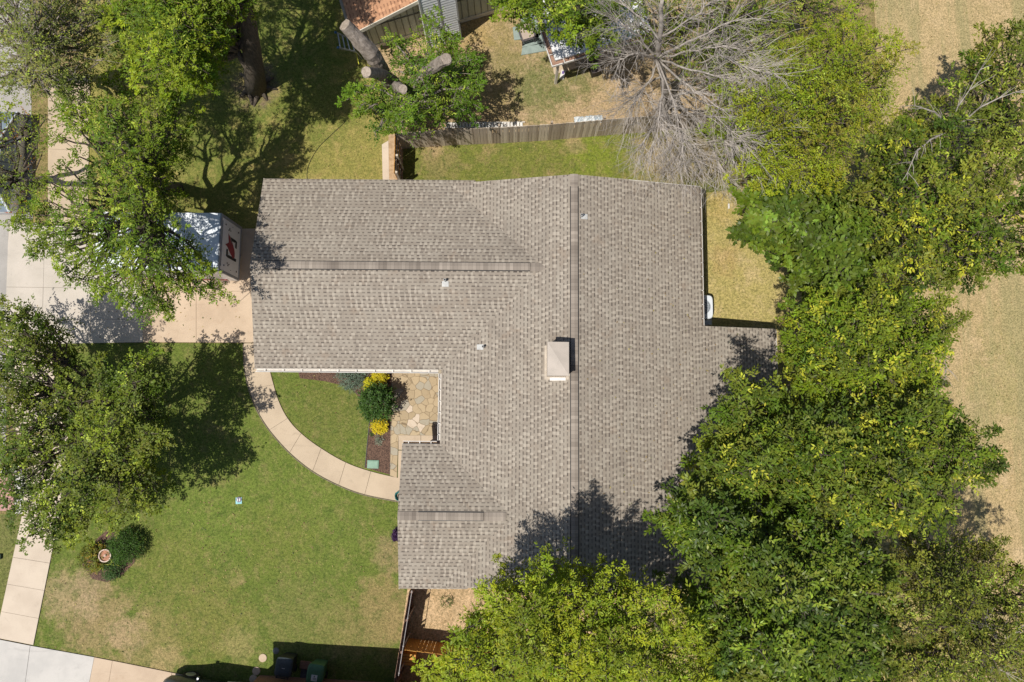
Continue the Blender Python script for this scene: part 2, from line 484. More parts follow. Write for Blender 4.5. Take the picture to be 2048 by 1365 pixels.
sheet('back_lawn', pts([(790, 300), (795, 275), (1330, 262), (1480, 252), (1480, 378), (1440, 400), (795, 420)]), LZ, back)
yard = grass('neighbour_yard_turf', (0.37, 0.27, 0.155), (0.45, 0.33, 0.21), (0.23, 0.19, 0.085), patches=[
    (*pw(1075, 170), 2.0, (0.125, 0.145, 0.045), 0.9), (*pw(1000, 130), 1.5, (0.2, 0.18, 0.07), 0.8),
    (*pw(1150, 160), 1.4, (0.14, 0.15, 0.05), 0.85), (*pw(960, 60), 1.4, (0.36, 0.26, 0.10), 0.7),
    (*pw(985, 200), 1.2, (0.3, 0.23, 0.09), 0.5), (*pw(1010, 70), 1.2, (0.24, 0.2, 0.08), 0.7)], tanamt=0.4, seed=13.0)
sheet('yard_soil', pts([(735, 120), (690, -60), (1480, -60), (1480, 250), (1330, 260), (795, 273), (790, 200)]), LZ + 0.004, yard)
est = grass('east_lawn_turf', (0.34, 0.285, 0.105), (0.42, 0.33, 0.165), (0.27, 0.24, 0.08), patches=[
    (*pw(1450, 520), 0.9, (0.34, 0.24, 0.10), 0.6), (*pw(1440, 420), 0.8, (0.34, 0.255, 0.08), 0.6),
    (*pw(1700, 900), 5.0, (0.06, 0.055, 0.02), 0.8)], tanamt=0.45, seed=21.0)  # the widest spot is much darker than the lawn, below the eastern trees
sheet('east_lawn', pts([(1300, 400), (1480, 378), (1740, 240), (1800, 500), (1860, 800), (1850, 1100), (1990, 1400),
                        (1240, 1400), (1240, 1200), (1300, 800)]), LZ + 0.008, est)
field = grass('dry_field_turf', (0.40, 0.30, 0.155), (0.46, 0.345, 0.195), (0.31, 0.245, 0.115), patches=[
    (*pw(2030, 780), 2.5, (0.27, 0.25, 0.10), 0.6), (*pw(2040, 660), 2.0, (0.28, 0.25, 0.10), 0.5),
    (*pw(1900, 900), 1.6, (0.46, 0.33, 0.2), 0.5), (*pw(1900, 60), 3.0, (0.42, 0.32, 0.17), 0.6)], tanamt=0.5, seed=33.0, fine=15, stripes=(0.285, 0.25, 0.12))
sheet('dry_field', pts([(1700, -900), (1760, 240), (1800, 500), (1860, 800), (1850, 1100), (1990, 1400), (2100, 2600), (4600, 2600), (4600, -900)]), LZ + 0.012, field)
dirt = grass('side_yard_soil', (0.44, 0.315, 0.18), (0.5, 0.36, 0.215), (0.34, 0.235, 0.12), tanamt=0.4, seed=3.0)
sheet('side_yard', pts([(820, 1140), (1240, 1140), (1240, 1400), (785, 1400)]), LZ + 0.016, dirt)

# street and verge
sheet('road', pts([(-900, -200), (58, -200), (66, 440), (17, 445), (12, 900), (-30, 1030), (-900, 1030)]), 0.012, M['road'])
verge = grass('verge_turf', (0.14, 0.15, 0.045), (0.22, 0.19, 0.085), (0.09, 0.11, 0.03), tanamt=0.35, seed=8)
sheet('verge', pts([(-700, 1035), (42, 1028), (42, 1060), (0, 1240), (-10, 1275), (-700, 1150)]), 0.012, verge)


def slabs(name, polys, m, z1=0.05, base=None, shrink=0.007, kind='structure'):
    """concrete poured in panels with open joints"""
    mb = MB()
    for p in polys:
        cx = sum(q[0] for q in p) / len(p); cy = sum(q[1] for q in p) / len(p)
        r = []
        for x, y in p:
            d = math.hypot(x - cx, y - cy); k = (d - shrink * 1.3) / d
            r.append((cx + (x - cx) * k, cy + (y - cy) * k))
        mb.prism(r, 0.0, z1)
    o = mb.build(name, m, kind=kind)
    if base:
        b = MB()
        for p in polys: b.prism(p, -0.01, 0.022)
        b.build(name + '_bed', M['joint'], kind=kind)
    return o


def grid(a, b, c, d, nu, nv):
    """a b c d pixel corners (a->b is u, a->d is v)"""
    out = []
    def L(s, t):
        x = (a[0] * (1 - s) + b[0] * s) * (1 - t) + (d[0] * (1 - s) + c[0] * s) * t
        y = (a[1] * (1 - s) + b[1] * s) * (1 - t) + (d[1] * (1 - s) + c[1] * s) * t
        return at(x, y)[:2]
    us = nu if isinstance(nu, list) else [i / nu for i in range(nu + 1)]
    vs = nv if isinstance(nv, list) else [i / nv for i in range(nv + 1)]
    for i in range(len(us) - 1):
        for j in range(len(vs) - 1):
            out.append([L(us[i], vs[j]), L(us[i + 1], vs[j]), L(us[i + 1], vs[j + 1]), L(us[i], vs[j + 1])])
    return out


slabs('driveway', grid((287, 458), (540, 458), (540, 686), (287, 685), [0, 0.42, 1], [0, 0.55, 1]), M['conc_warm'], 0.05, True)
slabs('driveway_apron', grid((19, 445), (287, 458), (287, 685), (10, 690), [0, 0.27, 0.62, 1], [0, 0.53, 0.8, 1]), M['conc'], 0.049, True)
slabs('sidewalk', grid((97, 150), (182, 150), (176, 456), (97, 448), 1, 4), M['conc_walk'], 0.047, True)
slabs('pavement', grid((12, 692), (100, 690), (128, 860), (30, 870), 1, 3) +
      grid((60, 872), (138, 868), (118, 1040), (45, 1030), 1, 3) +
      grid((45, 1032), (118, 1042), (68, 1290), (-8, 1275), 1, [0, 0.34, 0.56, 0.785, 1]), M['conc_side'], 0.048, True)
slabs('brick_paving', grid((-120, 948), (30, 948), (30, 1022), (-120, 1022), 1, 1),
      mat('pink_brick', (0.46, 0.26, 0.23), (0.38, 0.21, 0.18), 12, 0.9, 0.5, 50), 0.045, True)
slabs('pale_kerb', grid((-120, 932), (56, 932), (56, 946), (-120, 946), 4, 1) + grid((31, 947), (58, 947), (48, 1028), (31, 1028), 1, 1),
      M['conc_pale'], 0.046, True)
slabs('lower_driveway', [pts([(-150, 1248), (-8, 1277), (62, 1291), (48, 1395), (-150, 1380)]), pts([(62, 1291), (190, 1314), (172, 1405), (48, 1395)])],
      M['conc_pale'], 0.049, True)
slabs('warm_driveway', [pts([(190, 1314), (226, 1321), (212, 1405), (172, 1405)]), pts([(226, 1321), (345, 1345), (335, 1420), (212, 1405)]),
      pts([(345, 1345), (520, 1382), (500, 1450), (335, 1420)])], M['conc_warm'], 0.0495, True)
# curved front walk
OUT = [(488, 687), (490, 735), (499, 778), (514, 818), (540, 860), (580, 905), (626, 942), (678, 970), (730, 989), (800, 1003)]
INN = [(530, 687), (540, 738), (548, 770), (558, 802), (576, 837), (603, 867), (643, 897), (692, 925), (742, 943), (802, 957)]


def fine(l, n=5):
    o = []
    for i in range(len(l) - 1):
        p0 = l[max(i - 1, 0)]; p1 = l[i]; p2 = l[i + 1]; p3 = l[min(i + 2, len(l) - 1)]
        for k in range(n):
            t = k / n
            o.append(tuple(0.5 * (2 * p1[j] + (p2[j] - p0[j]) * t + (2 * p0[j] - 5 * p1[j] + 4 * p2[j] - p3[j]) * t * t
                                  + (3 * p1[j] - p0[j] - 3 * p2[j] + p3[j]) * t ** 3) for j in (0, 1)))
    o.append(l[-1]); return o


FO, FI = fine(OUT), fine(INN)
walk = []
for i in range(9):
    walk.append(pts(FO[i * 5:i * 5 + 6] + FI[i * 5:i * 5 + 6][::-1]))
slabs('front_walk', walk, M['conc_walk'], 0.05, True)
slabs('porch_walk', [pts([(797, 871), (842, 871), (842, 900), (797, 900)]), pts([(842, 871), (890, 871), (890, 900), (842, 900)]),
                     pts([(797, 901), (830, 901), (830, 1003), (795, 1003)])], M['conc_walk'], 0.052, True)
sheet('patio', pts([(786, 700), (900, 700), (900, 871), (797, 871), (794, 956), (780, 951), (784, 741)]), 0.045, M['flag'], 0.05)
sheet('flower_bed', pts([(590, 720), (785, 720), (783, 860), (780, 950), (730, 936), (737, 862), (742, 820), (700, 775), (650, 763), (600, 757)]), 0.016, M['mulch'])
edge = MB().tube([at(x, y, 0.03) for x, y in [(784, 742), (783, 860), (780, 950)]], 0.018, 5)
edge.tube([at(x, y, 0.03) for x, y in [(730, 936), (737, 862), (740, 838)]], 0.018, 5)
edge.build('kerb_edging', M['pipe'], kind='structure')
ed2 = MB().tube([at(x - 1.5, y + 1.5, 0.012) for x, y in FO], 0.022, 5)
ed2.build('path_edge', M['joint'], kind='structure')
sheet('side_path', pts([(764, 290), (777, 282), (779, 380), (766, 380)]), 0.03, M['conc_side'], 0.03)
sheet('path_soil', pts([(777, 270), (806, 268), (806, 400), (779, 400)]), 0.02, M['soil'])
sheet('shrub_bed', pts([(165, 1130), (180, 1090), (215, 1060), (255, 1065), (275, 1095), (270, 1125), (245, 1150), (215, 1165), (185, 1158)]), 0.018, M['mulch'])


# ------------------------------------------------------------------ foliage
def leaves_mesh(name, P, D, N, L, W, COL, m, parent):
    """folded leaf quads: P base points, D axis, N normal, L length, W width, COL colours"""
    n = len(P)
    D = D / np.linalg.norm(D, axis=1, keepdims=True)
    S = np.cross(D, N); S /= (np.linalg.norm(S, axis=1, keepdims=True) + 1e-9)
    U = np.cross(S, D)
    L = L[:, None]; W = W[:, None]
    a = P
    b = P + D * L * 0.45 + S * W * 0.5 + U * W * 0.14
    c = P + D * L - U * L * 0.08
    d = P + D * L * 0.45 - S * W * 0.5 + U * W * 0.14
    V = np.stack([a, b, c, d], 1).reshape(-1, 3).astype(np.float32)
    me = bpy.data.meshes.new(name)
    me.vertices.add(4 * n); me.loops.add(4 * n); me.polygons.add(n)
    me.vertices.foreach_set('co', V.ravel())
    me.loops.foreach_set('vertex_index', np.arange(4 * n, dtype=np.int32))
    me.polygons.foreach_set('loop_start', np.arange(0, 4 * n, 4, dtype=np.int32))
    me.polygons.foreach_set('loop_total', np.full(n, 4, dtype=np.int32))
    at_ = me.color_attributes.new('tone', 'FLOAT_COLOR', 'POINT')
    cc = np.ones((n, 4, 4), np.float32); cc[:, :, :3] = COL[:, None, :]
    at_.data.foreach_set('color', cc.ravel())
    me.materials.append(m)
    me.update(calc_edges=True)
    o = bpy.data.objects.new(name, me)
    sc.collection.objects.link(o)
    if parent: o.parent = parent
    return o


def leaf_cloud(rs, C, R, CC, per, llen, lwid, up=1.0, out=0.6, jit=0.14, nshoot=3):
    """leaves set in pairs along short shoots that radiate from the centres C (n,3); R shoot length, CC base colour"""
    ns = len(C) * nshoot
    sd = rs.normal(size=(ns, 3)); sd[:, 2] = np.abs(sd[:, 2]) * 0.55
    sd /= np.linalg.norm(sd, axis=1, keepdims=True)
    so = np.repeat(C, nshoot, 0) + rs.normal(size=(ns, 3)) * np.repeat(R, nshoot)[:, None] * 0.28
    sl = np.repeat(R, nshoot) * rs.uniform(0.6, 1.2, ns)
    sc_ = np.repeat(CC, nshoot, 0) * rs.uniform(0.88, 1.14, ns)[:, None]
    k = max(2, int(round(per / nshoot)))
    n = ns * k
    idx = np.repeat(np.arange(ns), k)
    t = np.tile((np.arange(k) + 0.5) / k, ns) + rs.uniform(-0.08, 0.08, n)
    d = sd[idx]
    side = np.cross(d, np.array([0.05, 0.03, 1.0])); side /= (np.linalg.norm(side, axis=1, keepdims=True) + 1e-6)
    sg = np.where(np.tile(np.arange(k) % 2, ns) == 0, 1.0, -1.0)[:, None]
    P = so[idx] + d * (t * sl[idx])[:, None]
    tipw = np.clip(t, 0, 1)[:, None]
    D = d * (0.45 + 0.8 * tipw) + side * sg * (1.0 - 0.75 * tipw) + rs.normal(size=(n, 3)) * 0.22
    D[:, 2] -= 0.1
    N = rs.normal(size=(n, 3)) * 0.33; N[:, 2] += up
    COL = sc_[idx] * rs.uniform(1 - jit, 1 + jit, n)[:, None] * (1 + rs.normal(size=(n, 3)) * 0.05)
    COL = np.clip(COL, 0.004, 0.9)
    L = llen * rs.uniform(0.7, 1.25, n); W = lwid * rs.uniform(0.75, 1.25, n)
    return P, D, N, L, W, COL


def inside(px, py, poly):
    r = False; j = len(poly) - 1
    for i in range(len(poly)):
        xi, yi = poly[i]; xj, yj = poly[j]
        if (yi > py) != (yj > py) and px < (xj - xi) * (py - yi) / (yj - yi) + xi: r = not r
        j = i
    return r


def edist(px, py, poly):
    b = 1e9
    for i in range(len(poly)):
        x1, y1 = poly[i - 1]; x2, y2 = poly[i]
        dx, dy = x2 - x1, y2 - y1
        t = max(0, min(1, ((px - x1) * dx + (py - y1) * dy) / (dx * dx + dy * dy + 1e-9)))
        b = min(b, math.hypot(px - x1 - t * dx, py - y1 - t * dy))
    return b


def bent(a, b, rg, n=4, wob=0.12):
    a = Vector(a); b = Vector(b); L = (b - a).length; o = [a]
    for i in range(1, n):
        t = i / n
        p = a.lerp(b, t) + Vector((rg.uniform(-1, 1), rg.uniform(-1, 1), rg.uniform(-1, 1))) * L * wob * (1 - abs(2 * t - 1) * 0.5)
        p.z -= L * 0.13 * math.sin(math.pi * t)
        o.append(p)
    o.append(b); return o


def tree(name, label, poly, zlo, zhi, base, cols, seed, n_bough, per_bough=9, per=14, llen=0.13, lwid=0.055,
         bough_r=0.85, D=110, trunk_r=0.22, barkm='bark', leafm='leaf', thin=(), fork=0.45, group=None, sprout=0.05,
         sprout_col=(0.40, 0.48, 0.06), twig=0.5, cat='tree', spray=0.30, sprays_low=0.22, inset=20, gapl=-0.17):
    """poly: the crown's outline in the photo; zlo..zhi: the height of its rim and of its top"""
    rg = random.Random(seed); rs = np.random.RandomState(seed)
    n_bough = int(n_bough * 1.6); bough_r *= 0.68; per_bough = max(5, int(per_bough * 0.72))
    b0 = at(*base)
    r = root(name, label, cat, b0, 0, group)
    ox, oy = b0[0], b0[1]
    xs = [p[0] for p in poly]; ys = [p[1] for p in poly]
    boughs = []; tries = 0; area = None
    A = abs(sum(poly[i - 1][0] * poly[i][1] - poly[i][0] * poly[i - 1][1] for i in range(len(poly)))) / 2
    mind = math.sqrt(A / n_bough) * 0.72
    while len(boughs) < n_bough and tries < n_bough * 30:
        tries += 1
        px = rg.uniform(min(xs), max(xs)); py = rg.uniform(min(ys), max(ys))
        if not inside(px, py, poly): continue
        if edist(px, py, poly) < inset: continue
        lf = mnoise.noise(Vector((px / 80.0, py / 80.0, seed * 3.7)))
        if lf < gapl and rg.random() < 0.85: continue
        keep = 1.0
        for (tx, ty, tr, k) in thin:
            if math.hypot(px - tx, py - ty) < tr: keep = min(keep, k)
        if rg.random() > keep: continue
        if any(math.hypot(px - q[0], py - q[1]) < mind for q in boughs): continue
        e = min(1.0, edist(px, py, poly) / D)
        z = zlo + (zhi - zlo) * math.sqrt(e) + rg.uniform(-1.1, 0.6) + lf * 1.7
        boughs.append((px, py, z, e, keep))
    tb = MB(); C = []; R = []; CC = []
    wsum = Vector((0, 0, 0))
    for q in boughs: wsum += Vector(at(q[0], q[1], q[2]))
    cen = wsum / max(1, len(boughs))
    fk = Vector((b0[0] * 0.6 + cen.x * 0.4, b0[1] * 0.6 + cen.y * 0.4, max(1.6, zlo * fork + 0.4)))
    loc = Vector((ox, oy, 0))
    tb.tube([Vector((0, 0, -0.1)), Vector((0, 0, 0.25)), (fk - loc) * 0.5 + Vector((0.08, 0, 0)), fk - loc],
            [trunk_r * 1.6, trunk_r * 1.1, trunk_r * 0.95, trunk_r * 0.85], 9)
    # secondary hubs: limbs run trunk -> hub -> bough
    nh = max(3, len(boughs) // 8)
    hubs = []
    for i in range(nh):
        q = boughs[int(i * len(boughs) / nh)]
        w3 = Vector(at(q[0], q[1], q[2]))
        h = fk.lerp(w3, 0.55); h.z = fk.z + (w3.z - fk.z) * 0.6
        hubs.append(h)
        tb.tube([p - loc for p in bent(fk, h, rg, 4, 0.07)], [trunk_r * 0.62, trunk_r * 0.5, trunk_r * 0.42, trunk_r * 0.36, trunk_r * 0.3], 7)
    for (px, py, z, e, keep) in boughs:
        w3 = Vector(at(px, py, z))
        h = min(hubs, key=lambda k: (k - w3).length)
        tip = w3 + Vector((0, 0, -0.15))
        rr = trunk_r * 0.22 + 0.01
        tb.tube([p - loc for p in bent(h, tip, rg, 4, 0.09)], [rr, rr * 0.85, rr * 0.65, rr * 0.5, rr * 0.35], 5)
        br = bough_r * rg.uniform(0.65, 1.15) * (0.8 if keep < 0.9 else 1.0)
        c0 = cols[rg.randrange(len(cols))]
        mixc = cols[rg.randrange(len(cols))]
        t = rg.random() * 0.6
        bc = np.array(c0) * (1 - t) + np.array(mixc) * t
        bc = bc * rg.uniform(0.78, 1.25)
        for k in range(per_bough):
            a = rg.uniform(0, 2 * math.pi)
            rad = br * math.sqrt(rg.random())
            if rg.random() < sprays_low:
                zz = -rg.uniform(0.2, 1.4)
            else:
                zz = 0.75 * br * math.sqrt(max(0, 1 - (rad / br) ** 2)) + rg.uniform(-0.12, 0.12) - 0.2
            p = w3 + Vector((math.cos(a) * rad, math.sin(a) * rad, zz))
            C.append((p.x - ox, p.y - oy, p.z))
            R.append(spray * rg.uniform(0.7, 1.3))
            col = bc * rg.uniform(0.85, 1.15)
            if rg.random() < sprout: col = np.array(sprout_col) * rg.uniform(0.8, 1.1)
            CC.append(col)
            if k == 0 and e * D < 60 and rg.random() < 0.45:
                # a leader growing out past the rim
                dc = Vector(((w3.x - cen.x), (w3.y - cen.y), 0)).normalized()
                dc = (dc + Vector((rg.uniform(-.5, .5), rg.uniform(-.5, .5), rg.uniform(-0.25, 0.2)))).normalized()
                ln = rg.uniform(0.3, 0.8)
                for q_ in range(6):
                    f = (q_ + 1) / 6
                    pp = w3 + dc * (0.25 + ln * f) + Vector((rg.uniform(-.08, .08), rg.uniform(-.08, .08), 0.12 - 0.2 * f * f))
                    C.append((pp.x - ox, pp.y - oy, pp.z)); R.append(spray * (0.95 - 0.45 * f)); CC.append(bc * rg.uniform(0.9, 1.25))
                tb.tube([w3 - loc, w3 + dc * ln * 0.6 - loc + Vector((0, 0, 0.08)), w3 + dc * (0.25 + ln) - loc], [0.02, 0.013, 0.005], 3, False)
            if rg.random() < twig:
                q = w3.lerp(p, 0.1)
                tb.tube([q - loc, (q + p) / 2 - loc + Vector((0, 0, 0.05)), p - loc + (p - q) * 0.25], [0.016, 0.011, 0.005], 3, False)
    tb.build('trunk', M[barkm], r, smooth=True)
    a = leaf_cloud(rs, np.array(C), np.array(R), np.array(CC), per, llen, lwid)
    leaves_mesh('crown', *a, M[leafm], r)
    return r


# colours of leaves
YG = [(0.235, 0.295, 0.016), (0.18, 0.25, 0.014), (0.30, 0.335, 0.018)]
MID = [(0.125, 0.185, 0.015), (0.082, 0.138, 0.012), (0.19, 0.24, 0.018)]
OLV = [(0.16, 0.185, 0.024), (0.11, 0.14, 0.02), (0.20, 0.215, 0.028)]
DRK = [(0.055, 0.092, 0.013), (0.075, 0.115, 0.016), (0.11, 0.15, 0.019)]
GRN = [(0.105, 0.185, 0.014), (0.078, 0.15, 0.013), (0.13, 0.205, 0.017)]
GRY = [(0.22, 0.24, 0.06), (0.17, 0.20, 0.05), (0.26, 0.27, 0.06)]

TREES = 'trees around the house'
tree('shade_tree', 'old shade tree with thick dark trunk and bright green crown at top left',
     [(230, -260), (600, -260), (560, -40), (490, 30), (450, 90), (445, 140), (420, 180), (372, 200), (300, 160), (240, 130), (210, 60)],
     5.5, 9, (515, 178), MID + GRN[:1] + YG[:2], 11, 190, 12, 20, 0.12, 0.045, 0.75, gapl=-0.35, trunk_r=0.16, fork=0.5)
tree('grey_green_tree', 'thin grey-green tree with bare twigs in the top left corner of the photo',
     [(-60, -60), (235, -60), (240, 60), (225, 120), (170, 180), (90, 215), (40, 190), (-60, 200)],
     5.0, 8.5, (60, 160), GRY + MID[:1], 12, 95, 9, 14, 0.11, 0.04, 0.8, twig=1.0, barkm='bark_grey', sprout=0.08)
tree('pecan_tree', 'broad green tree with sparse hanging branches over the white trailer and driveway',
     [(100, 200), (200, 160), (300, 160), (378, 195), (382, 290), (356, 350), (350, 410), (405, 470), (448, 545), (430, 600), (355, 612),
      (295, 652), (240, 640), (190, 600), (120, 565), (50, 505), (30, 440), (70, 380), (90, 300)],
     4.0, 7.6, (352, 380), MID + GRN[:1] + YG[1:2], 13, 148, 11, 17, 0.12, 0.045, 0.62, D=90, trunk_r=0.26, fork=0.6,
     gapl=-0.35, thin=((135, 300, 66, 0.03), (140, 420, 64, 0.08), (405, 480, 90, 0.03), (330, 450, 75, 0.16), (240, 470, 66, 0.22), (330, 550, 80, 0.3), (110, 500, 60, 0.35), (210, 590, 70, 0.35), (330, 580, 80, 0.3), (280, 560, 60, 0.45)), twig=0.8)
tree('street_tree', 'green and orange-tinged tree at the left edge above the parked white car',
     [(-60, 190), (60, 195), (110, 230), (100, 300), (110, 380), (90, 450), (40, 440), (10, 400), (-60, 380)],
     4.5, 7.2, (-30, 380), GRY[:2] + MID[:2] + YG[:1], 14, 32, 8, 12, 0.11, 0.042, 0.55, twig=0.9, thin=((42, 325, 48, 0.03), (10, 230, 34, 0.2), (10, 410, 34, 0.05)),
     sprout=0.10, sprout_col=(0.36, 0.16, 0.03))
tree('front_yard_tree', 'dark olive leafy tree in the front lawn, casting the wide shadow beside the curved walk',
     [(-50, 600), (40, 598), (110, 612), (140, 650), (160, 700), (230, 725), (290, 690), (325, 690), (322, 740), (338, 800), (335, 850), (318, 930),
      (345, 960), (350, 1000), (300, 1028), (240, 1052), (190, 1078), (130, 1085), (90, 1110), (60, 1085), (20, 1020), (-50, 980)],
     2.7, 4.7, (300, 838), OLV[:2] + DRK[1:] + MID, 15, 200, 12, 15, 0.115, 0.06, 0.66, D=120, trunk_r=0.2, fork=0.5,
     inset=24, thin=((115, 920, 30, 0.15), (95, 760, 26, 0.2), (20, 830, 30, 0.3), (60, 985, 45, 0.3), (10, 960, 45, 0.35), (170, 745, 24, 0.3), (40, 700, 40, 0.5), (80, 1060, 40, 0.4)), twig=0.5)
tree('corner_tree', 'bright yellow-green dense tree below the south side of the roof, beside the brown fence',
     [(845, 1420), (865, 1315), (915, 1275), (895, 1235), (955, 1220), (955, 1180), (1010, 1145), (1065, 1120), (1130, 1105), (1170, 1130),
      (1225, 1138), (1320, 1165), (1350, 1190), (1395, 1225), (1420, 1280), (1440, 1340), (1430, 1420)],
     6.0, 9.2, (1120, 1290), YG + MID[2:], 16, 125, 15, 17, 0.12, 0.045, 0.75, D=80, trunk_r=0.28, sprout=0.03, fork=0.35)
tree('yard_shade_tree', 'bright green tree overhanging the white patio cover at the top of the photo',
     [(985, -60), (1260, -60), (1250, 40), (1215, 90), (1175, 118), (1150, 100), (1125, 70), (1085, 62), (1050, 60), (1020, 40), (1000, 20)],
     4.2, 6.6, (1150, 10), MID + YG[1:2], 17, 46, 11, 16, 0.13, 0.06, 0.62, trunk_r=0.18, D=60, thin=((1118, 98, 48, 0.0), (1062, 70, 26, 0.1)))
tree('elm_tree', 'tall yellow-green tree at the top, behind the dead grey tree',
     [(1240, -60), (1500, -60), (1740, -60), (1745, 10), (1700, 40), (1600, 60), (1560, 140), (1500, 130), (1450, 190), (1380, 150), (1290, 100), (1240, 60)],
     3.8, 6.2, (1500, 20), YG[:2] + MID + OLV[:1], 18, 72, 12, 16, 0.10, 0.035, 0.8, trunk_r=0.25)
tree('cedar_elm_tree', 'bright yellow-green fine-leaved tree left of the dry field, beside the dead tree',
     [(1500, 120), (1600, 50), (1700, 30), (1770, 60), (1818, 95), (1800, 170), (1790, 240), (1730, 290), (1712, 345), (1690, 380), (1610, 375),
      (1530, 385), (1470, 345), (1425, 260), (1445, 170)],
     5.2, 8.8, (1590, 270), YG + MID[2:] + [(0.24, 0.22, 0.03)], 19, 110, 14, 17, 0.10, 0.035, 0.72, trunk_r=0.28, D=90, thin=((1700, 265, 22, 0.0), (1590, 130, 16, 0.2)))
tree('sparse_tree', 'open olive tree with bare grey sticks at the upper right, against the dry field',
     [(1890, 120), (1990, 40), (2100, 10), (2100, 380), (1980, 380), (1880, 330), (1840, 240), (1850, 170)],
     5.0, 7.6, (2010, 250), OLV + DRK[:1] + MID[:1], 20, 60, 9, 14, 0.15, 0.06, 0.62, thin=((1890, 140, 60, 0.25), (1960, 60, 60, 0.35), (2030, 90, 60, 0.6), (2040, 290, 20, 0.2)), sprout=0.09)
tree('boundary_tree', 'mid green tree with yellowed tips near the right edge, left of the dry field',
     [(1740, 290), (1800, 200), (1850, 250), (1900, 330), (1980, 370), (2100, 370), (2100, 520), (2010, 560), (1960, 545), (1890, 600), (1800, 590), (1740, 520), (1700, 420)],
     5.5, 8.0, (1870, 440), MID[:2] + OLV + DRK[:1], 21, 100, 11, 14, 0.15, 0.06, 0.7, sprout=0.14, sprout_col=(0.44, 0.45, 0.04), thin=((1960, 480, 40, 0.5), (2020, 440, 40, 0.5)))
tree('mulberry_tree', 'dark green broad-leaved tree overhanging the strip of lawn east of the roof',
     [(1510, 385), (1530, 365), (1620, 365), (1700, 380), (1740, 450), (1740, 560), (1680, 600), (1610, 590), (1560, 560), (1540, 500), (1495, 510), (1490, 450)],
     4.6, 7.4, (1640, 500), DRK + MID[:1], 22, 66, 13, 14, 0.19, 0.11, 0.68, leafm='leaf_gloss', sprout=0.07, sprout_col=(0.2, 0.3, 0.04))
tree('hackberry_tree', 'sunlit green tree with yellow flecks, just right of the low east corner of the roof',
     [(1572, 650), (1572, 605), (1640, 575), (1760, 565), (1870, 600), (1935, 640), (1905, 680), (1890, 740), (1860, 800), (1760, 820), (1640, 800), (1575, 770), (1568, 700)],
     5.2, 8.2, (1690, 700), MID + YG[1:2] + OLV[:1], 23, 88, 13, 15, 0.14, 0.06, 0.7, sprout=0.14, sprout_col=(0.44, 0.45, 0.04), thin=((1870, 620, 40, 0.3),))
tree('oak_tree', 'wide green tree reaching over the east end of the roof and shading its shingles',
     [(1435, 830), (1450, 770), (1500, 745), (1560, 765), (1650, 790), (1760, 800), (1880, 770), (1905, 830), (1960, 860), (2000, 920), (1965, 965), (1905, 975),
      (1890, 1050), (1760, 1080), (1640, 1060), (1540, 1030), (1450, 1000), (1400, 960), (1385, 900), (1440, 880)],
     5.4, 8.8, (1640, 900), MID + OLV[:2] + DRK[1:], 24, 160, 13, 15, 0.15, 0.062, 0.75, D=120, trunk_r=0.3, sprout=0.12, sprout_col=(0.44, 0.45, 0.045),
     thin=((1880, 950, 30, 0.4), (1570, 780, 30, 0.2), (1670, 825, 22, 0.1)))
tree('live_oak_tree', 'largest dark green tree at lower right, right of the bright tree below the roof',
     [(1290, 1050), (1340, 1020), (1380, 950), (1450, 985), (1560, 1020), (1680, 1060), (1760, 1090), (1800, 1200), (1760, 1400), (1430, 1400), (1440, 1300), (1400, 1210),
      (1400, 1150), (1360, 1110)],
     5.6, 9.0, (1560, 1190), DRK + MID[:2] + OLV[:1], 25, 170, 13, 15, 0.17, 0.07, 0.75, D=120, trunk_r=0.32, leafm='leaf_gloss', sprout=0.09, sprout_col=(0.27, 0.34, 0.04),
     thin=((1417, 1023, 18, 0.0), (1420, 1150, 30, 0.2), (1600, 1330, 20, 0.2)))
tree('gap_filler_tree', 'small dark tree added to darken the gap between the bright tree and the largest dark tree',
     [(1235, 1150), (1330, 1140), (1420, 1120), (1450, 1230), (1460, 1400), (1400, 1400), (1380, 1250), (1320, 1190)],
     1.8, 3.4, (1400, 1250), DRK, 28, 40, 12, 15, 0.13, 0.06, 0.7, D=60, trunk_r=0.1, sprout=0.0)  # low tree added to fill the gap between the crowns with darkness
tree('lower_right_tree', 'olive-green tree with bare grey forks in the bottom right corner of the photo',
     [(1770, 1085), (1890, 1050), (1960, 1080), (2040, 1140), (2110, 1180), (2110, 1400), (1750, 1400), (1800, 1200)],
     5.2, 8.4, (1930, 1230), OLV + [(0.16, 0.15, 0.03)] + MID[:1], 26, 95, 12, 15, 0.12, 0.045, 0.75, D=100, twig=0.8, thin=((1880, 1230, 24, 0.3), (1770, 1320, 24, 0.2)))

